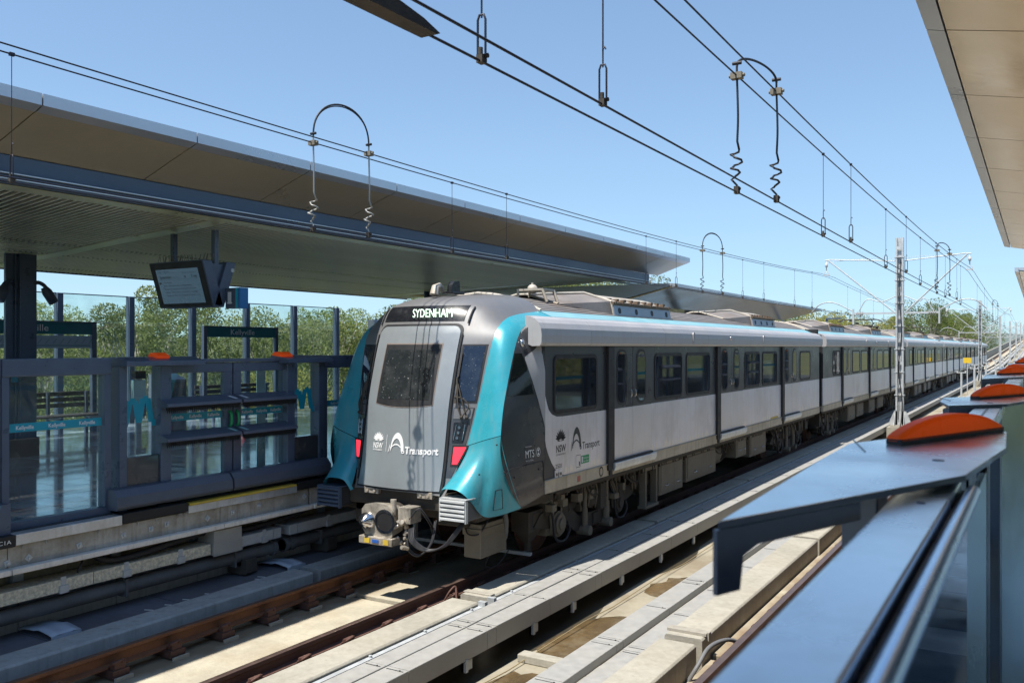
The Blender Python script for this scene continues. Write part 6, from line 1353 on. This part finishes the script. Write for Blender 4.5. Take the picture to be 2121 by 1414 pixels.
def jumper(xa, ya, xb, yb, top, label, wm=CABLE):
    t = thing('feeder_jumper', ((xa+xb)/2, (ya+yb)/2, 4.4), label, 'jumper cable', 'looped feeder jumpers')
    tops = []
    for x, y, sg in ((xa, ya, 1), (xb, yb, -1)):
        z0, z1 = zcont(y), zmess(y); pts = []
        pts += [(x, y, z1+.1), (x, y, z1), (x+.01, y, z1-.35), (x+.0, y+.01, z0+.45)]
        for i in range(22):
            a = 2*math.pi*i/9+.6; f = i/21; q_ = .055*(.7+.5*math.sin(i*.9)); pts.append((x+q_*math.cos(a)-.02, y+q_*1.2*math.sin(a), z0+.38-.26*f))
        pts += [(x, y, z0+.06), (x, y, z0+.02)]
        m = MB(); m.tube(catmull(pts[:4], 4)+pts[4:], .010, 6); m.build('coil_cable', wm, t)
        m = MB(); m.box((x-.02, y-.03, z0-.015), (x+.02, y+.03, z0+.05)); m.cyl((x-.03, y+.01, z0+.03), (x+.03, y+.01, z0+.03), .012, 8); m.build('feeder_clamp', UNDER, t)
        m = MB(); m.box((x-.05, y-.035, z1-.03), (x+.05, y+.035, z1+.025)); m.cyl((x-.07, y, z1), (x+.07, y, z1), .016, 6); m.build('messenger_clamp', UNDERL, t)
        tops.append(Vector((x, y, z1+.08)))
    m = MB(); a, b = tops; mid_ = (a+b)/2
    for rr, tt in ((.011, 1.0), (.007, .95)):
        m.tube([a.lerp(b, .5-.5*math.cos(math.pi*i/24))+Vector((.004 if tt < 1 else 0, 0, top*tt*math.sin(math.pi*i/24)**.85)) for i in range(25)], rr, 6)
    for p in (a, b): m.cyl(p+Vector((-.04, 0, .03)), p+Vector((.04, 0, .03)), .016, 6)
    m.build('jumper_loop', CABLE, t)
jumper(lx[0], 7.64, lx[1], 8.40, .44, 'tall looped jumper cable with coiled tails above the far track, the nearer one', PALEW)
jumper(lx[0], 21.5, lx[1], 22.5, .40, 'smaller looped jumper cable above the second canopy on the far track')
jumper(rx[0], 7.68, rx[1], 8.33, .12, 'looped jumper cable with coiled tails on the near track wires, top right')
jumper(rx[0], 25.2, rx[1], 26.6, .16, 'small looped jumper cable on the near track wires beside the mast arm')
jumper(rx[0], 56, rx[1], 58, .2, 'far looped jumper cable on the near track beyond the first mast')
# splice bar at the top left end of the near contact wire
t = thing('section_insulator', (rx[0], 2.9, 4.40), 'long flat dark insulator bar clamped on the contact wire at the picture top', 'insulator')
m = MB(); m.prism([(2.2, 4.375), (3.12, 4.385), (3.14, 4.395), (3.02, 4.425), (2.86, 4.445), (2.2, 4.45)], lambda p: (rx[0]-.045, p[0], p[1]), lambda p: (rx[0]+.045, p[0], p[1])); m.build('insulator_bar', UNDER, t, bevel=.006)
m = MB(); m.cyl((rx[0], 2.86, 4.44), (rx[0], 2.86, 4.475), .02, 8); m.cyl((rx[0], 2.7, 4.44), (rx[0], 2.7, 4.47), .02, 8); m.build('insulator_bolt', RUSTD, t)

def mast(k, y, label, full=True):
    z0 = zr(y); t = thing('catenary_mast', (-4.55, y, z0-.45), label, 'catenary mast', 'catenary masts between the tracks')
    m = MB(); m.ext_z([(-4.97, y-.42), (-4.13, y-.42), (-4.13, y+.42), (-4.97, y+.42)], z0-.45, z0+.02); m.ext_z([(-4.87, y-.33), (-4.23, y-.33), (-4.23, y+.33), (-4.87, y+.33)], z0+.02, z0+.08); m.build('concrete_base', CONC, t, bevel=.02)
    zt = 7.15+z0
    m = MB()
    for x in (-4.665, -4.455): m.box((x-.03, y-.10, z0+.08), (x+.035, y+.10, zt))
    m.box((-4.635, y-.02, z0+.08), (-4.485, y+.02, zt)); m.build('mast_shaft', GALV, t)
    if full:
        m = MB()
        for z in lin(1.2, 6.4, 6):
            m.box((-4.74, y-.12, z0+z), (-4.38, y+.12, z0+z+.03)); m.box((-4.635, y-.105, z0+z+.3), (-4.485, y-.085, z0+z+.42))
        m.build('mast_collar', GALV, t)
        m = MB()
        for sx in (-1, 1):
            m.ext_x([(y-.32, z0+.08), (y-.06, z0+.62), (y+.06, z0+.62), (y+.32, z0+.08)], -4.56+sx*.16, -4.56+sx*.17)
        for sy in (-1, 1): m.add([(-4.9, y+sy*.10, z0+.09), (-4.2, y+sy*.10, z0+.09), (-4.2, y+sy*.10, z0+.25), (-4.36, y+sy*.10, z0+.62), (-4.74, y+sy*.10, z0+.62), (-4.9, y+sy*.10, z0+.25)], [tuple(range(6))])
        m.build('base_gusset', GALV, t)
        m = MB(); m.tube(catmull([(-4.50, y-.14, z0+6.3), (-4.56, y-.15, z0+5), (-4.48, y-.15, z0+3.6), (-4.58, y-.15, z0+2.2), (-4.46, y-.15, z0+1.0), (-4.5, y-.45, z0+.0), (-4.75, y-.47, z0-.4)], 5), .018, 6)
        m.tube([(-4.62, y-.13, z0+6.4), (-4.60, y-.13, z0+.3)], .012, 5); m.build('down_cable', CABLE, t)
    for s, xe in ((-1, -7.22), (1, -2.21)):
        xp = -4.55+s*.15; ze = z0+6.33
        m = MB(); m.tube([(xp, y, z0+6.28), (xe-s*.12, y, ze+.12), (xe+s*.06, y, ze+.10)], .022, 6); m.tube([(xe-s*.05, y, ze+.11), (xp, y, z0+4.30)], .030, 6)
        if full: m.tube(catmull([(xp, y, z0+6.34), (xp+s*.5, y, z0+6.42), (xe-s*.6, y, ze+.06), (xe, y, ze-.02)], 6), .008, 4)
        m.build('cantilever_arm', GALV, t)
        m = MB(); m.tube([(xe, y, ze+.10), (xe, y, ze-.02), (xe, y, ze-.03), (xe, y, ze-.16), (xe, y, ze-.17), (xe, y, ze-.32)], [.012, .012, .055, .05, .02, .02], 8); m.box((xe-.11, y-.02, ze-.5), (xe+.11, y+.02, ze-.46)); m.tube([(xe-.10, y, ze-.47), (xe-.08, y, ze-.36), (xe+.08, y, ze-.36), (xe+.10, y, ze-.47)], .012, 5); m.build('hanger_insulator', PORC, t)
        m = MB(); m.box((min(xp, xe-s*1.0), y-.02, z0+4.28), (max(xp, xe-s*1.0), y+.02, z0+4.35)); m.box((xe-s*1.0-.03, y-.03, z0+3.9), (xe-s*1.0+.03, y+.03, z0+4.5)); m.build('registration_arm', GALV, t)
        m = MB()
        for q in range(4): m.tube([(xe-s*(1.35-.07*q), y, z0+4.315), (xe-s*(1.31-.07*q), y, z0+4.315)], [.09, .03], 8)
        m.build('arm_insulator', PORC, t)
        m = MB(); m.tube(catmull([(xe-s*1.0, y, z0+4.40), (xe-s*.3, y-.05, z0+4.75), (xe+s*.2, y-.05, z0+4.72), (xe+s*.55, y, z0+4.42)], 6), .024, 6)
        if full: m.tube(catmull([(xp, y, z0+4.95), (xp+s*.5, y, z0+4.75), (xe-s*1.5, y, z0+4.85), (xe-s*1.2, y, z0+4.4)], 6), .02, 6)
        m.build('steady_arm', GALV, t)
    return t
for k, (y, _) in enumerate(MASTS[1:]):
    mast(k, y, 'grey catenary mast with two cantilever arms, %s from the camera, standing between the tracks' % ORD[k], k < 2)
# small furniture beyond the first mast
def tpost(x, y, z, label):
    t = thing('track_post', (x, y, zr(y)-.45), label, 'post', 'grey posts between the tracks')
    m = MB(); m.box((x-.05, y-.05, zr(y)-.45), (x+.05, y+.05, zr(y)+z)); m.build('shaft', GALV, t)
    m = MB(); m.box((x-.25, y-.05, zr(y)+z), (x+.25, y+.05, zr(y)+z+.06)); m.cyl((x-.22, y, zr(y)+z+.06), (x-.22, y, zr(y)+z+.14), .05, 8); m.cyl((x+.22, y, zr(y)+z+.06), (x+.22, y, zr(y)+z+.14), .05, 8); m.build('cross_head', GALV, t)
random.seed(31)
yy = 58.0
for k in range(16):
    tpost(-4.0+.35*(k % 2)-.02*k, yy, 1.5+.12*(k % 3), 'small grey post with cross head, %s beyond the first mast' % NTH[k]); yy += 6+k*.9
t = thing('warning_sign', (-4.45, 70, -.45), 'small yellow sign on a slim post beside the far train carriages', 'sign')
m = MB(); m.box((-4.48, 69.97, -.45), (-4.42, 70.03, 2.3)); m.build('post', GALV, t); m = MB(); m.box((-4.7, 69.94, 1.9), (-4.2, 69.965, 2.28)); m.build('sign_plate', HIVIS, t)
m = MB(); m.box((-4.75, 23.2, -.45), (-3.75, 24.0, -.12)); m.box((-4.8, 23.1, -.12), (-3.7, 24.1, .0)); solo(m, 'concrete_plinth', CONC, 'low cream concrete plinth between the troughs in front of the first mast', 'plinth', bevel=.02)
for k, (x, y) in enumerate(((-10.2, 41.2), (-10.4, 52.0))):
    t = thing('lamp_post', (x, y, 1.1), 'dark lamp post on the far platform end, %s beyond the second canopy' % ('first', 'second')[k], 'lamp post', 'platform lamp posts')
    m = MB(); m.box((x-.06, y-.06, 1.1), (x+.06, y+.06, 4.6)); m.build('post', DKMET, t); m = MB(); m.box((x-.06, y-.1, 4.6), (x+.75, y+.1, 4.68)); m.build('lamp_head', DKMET, t)
# ---------------------------------------------------------------- trees
def tree_meshes(seed, H, Rr, nclump, leaf, nleaf, flat=.75, low=.25, cr_=(.2, .36)):
    rnd = random.Random(seed); tm = MB(); lm = MB()
    lean = Vector((rnd.uniform(-.06, .06), rnd.uniform(-.06, .06), 1))
    top = H*.62; P = [Vector((lean.x*z+.12*math.sin(z*.7+seed), lean.y*z+.1*math.cos(z*.9+seed), z)) for z in lin(-.4, top, 7)]
    tm.tube(P, [H*.024*(1-.72*i/7) for i in range(8)], 7)
    cl = []
    for k in range(nclump):
        a = k*2.399+rnd.uniform(-.4, .4); hz = H*(low+(.97-low)*((k+.5)/nclump)); f = (hz/H-low)/(1-low)
        rad = Rr*(math.sin(math.pi*min(.97, .22+.72*f))**.8)*rnd.uniform(.35, 1.08)
        c = Vector((rad*math.cos(a), rad*math.sin(a), hz)); cl.append((c, Rr*rnd.uniform(*cr_)))
        if k % 2 == 0 or cr_[1] < .27:
            b = P[min(7, max(1, int(7*min(.98, (hz*.70)/top))))]; mid_ = (b+c)/2+Vector((rnd.uniform(-.3, .3), rnd.uniform(-.3, .3), -.05*H*rnd.random()))
            tm.tube(catmull([b, mid_, c], 3), [H*.0085, H*.0075, H*.0062, H*.005, H*.004, H*.003, H*.002], 5)
            for j in range(2):
                e = c+Vector((rnd.uniform(-1, 1), rnd.uniform(-1, 1), rnd.uniform(-.2, .8)))*Rr*.25; tm.tube([mid_, e], [H*.004, H*.0012], 4)
    for c, r in cl:
        for _ in range(nleaf):
            while True:
                v = Vector((rnd.uniform(-1, 1), rnd.uniform(-1, 1), rnd.uniform(-1, 1)))
                if .15 < v.length < 1: break
            v = v.normalized()*(v.length**.55); p = c+Vector((v.x*r, v.y*r, v.z*r*flat))
            d = Vector((rnd.uniform(-1, 1), rnd.uniform(-1, 1), rnd.uniform(-1.3, .5))).normalized(); s = d.orthogonal().normalized(); s.rotate(Matrix.Rotation(rnd.uniform(0, 6.28), 3, d))
            l = leaf*rnd.uniform(.6, 1.35); w = l*rnd.uniform(.28, .45)
            lm.add([p-d*l, p+s*w, p+d*l, p-s*w], [(0, 1, 2, 3)])
    return tm, lm
KINDS = []
for sd_, H, Rr, nc, lf, nl, lo, mt, cr_ in ((1, 13, 4.0, 66, .085, 460, .16, 0, (.15, .28)), (2, 14.5, 3.6, 62, .085, 440, .22, 1, (.14, .27)), (3, 11, 4.6, 56, .095, 420, .08, 0, (.17, .30)), (4, 12, 3.8, 58, .09, 380, .12, 2, (.15, .27)), (5, 6.5, 2.9, 40, .075, 420, .03, 2, (.17, .32)), (6, 9, 4.4, 52, .09, 400, .06, 3, (.16, .30))):
    a, b = tree_meshes(sd_, H, Rr, nc, lf, nl, .75, lo, cr_); KINDS.append((a.mesh('trunk', BARK), b.mesh('crown', LEAF[mt]), H))
def tree(x, y, k, H, label, cat='tree', grp=None, name='eucalyptus_tree', zb=-7.4):
    t = thing(name, (x, y, zb), label, cat, grp); s = H/KINDS[k][2]; t.scale = (s, s, s); t.rotation_euler = (0, 0, random.uniform(0, 6.28))
    put('trunk', KINDS[k][0], t); put('crown', KINDS[k][1], t); return t
random.seed(77)
kind_word = ('olive eucalyptus', 'grey green eucalyptus', 'broad olive eucalyptus', 'bright green tree', 'bright leafy shrub', 'yellow green tree')
n = 0
row1 = [(-27.5+random.uniform(-1.5, 1.5), 9+3.4*i+random.uniform(-.8, .8)) for i in range(15)]
for i, (x, y) in enumerate(row1):
    k = random.choice((4, 4, 3, 5)); H = {4: 7.0, 3: 10.0, 5: 8.6}[k]*random.uniform(.95, 1.12)
    tree(x, y, k, H, '%s, %s from the left in the low front row behind the glass wall' % (kind_word[k], NTH[i]), 'shrub' if k == 4 else 'tree', 'low growth behind the glass wall', 'leafy_shrub' if k == 4 else 'leafy_tree')
row2 = [(-35+random.uniform(-3, 3), 11+4.3*i+random.uniform(-1, 1)) for i in range(17)]
for i, (x, y) in enumerate(row2):
    k = random.choice((0, 1, 2, 0, 2)); H = (11.6, 12.3, 10.6, 12.6, 13.6, 11.5)[i % 6]*random.uniform(.95, 1.05)
    tree(x, y, k, H, '%s, %s from the left in the middle row behind the glass wall' % (kind_word[k], NTH[i]), 'tree', 'trees behind the glass wall')
row3 = [(-50+random.uniform(-5, 5), 14+6*i+random.uniform(-1.5, 1.5)) for i in range(16)]
for i, (x, y) in enumerate(row3):
    k = random.choice((0, 1, 2, 3)); H = random.uniform(12.2, 14.2)
    tree(x, y, k, H, '%s, %s from the left in the back row behind the glass wall' % (kind_word[k], NTH[i]), 'tree', 'trees behind the glass wall')
hill = [(-36, 47, 12.4), (-33, 52, 13.0), (-39, 54, 13.6), (-31, 58, 14.6), (-42, 62, 15.4), (-34, 64, 15.8), (-29, 68, 15.2), (-38, 72, 16.4)]
for i, (x, y, H) in enumerate(hill):
    tree(x, y, (2, 2, 0, 2, 3, 2, 0, 2)[i], H+1.1, 'dense olive tree in the tall clump left of the train nose, %s one along' % NTH[i], 'tree', 'tall clump left of the train nose')
right = [(-17, 98, 10.8), (-22, 105, 11.4), (-19, 118, 10.6), (-26, 112, 11.8), (-16.5, 130, 10.8), (-22, 138, 11.8), (-13, 158, 13.8), (-27, 150, 12), (-12, 172, 13.2), (-19, 172, 12.4), (-13, 195, 12.6), (-22, 200, 13), (-13, 225, 13.5), (-18, 245, 14), (-30, 88, 11), (-14, 285, 16), (-20, 320, 17)]
for i, (x, y, H) in enumerate(right):
    tree(x-3, y, (5, 2, 3, 0, 5, 2, 2, 0, 3, 0, 2, 3, 0, 2, 0, 2, 0)[i], H*1.28, '%s tree in the belt beyond the train roof, %s one along' % (('yellowish', 'olive')[i % 2], NTH[i]), 'tree', 'trees beyond the train roof')
for i in range(12):
    tree(17+random.uniform(0, 7), -14+6.2*i, (2, 3, 0, 5)[i % 4], random.uniform(11, 14), 'tree behind the near platform, %s one along the platform' % NTH[i], 'tree', 'trees behind the near platform')
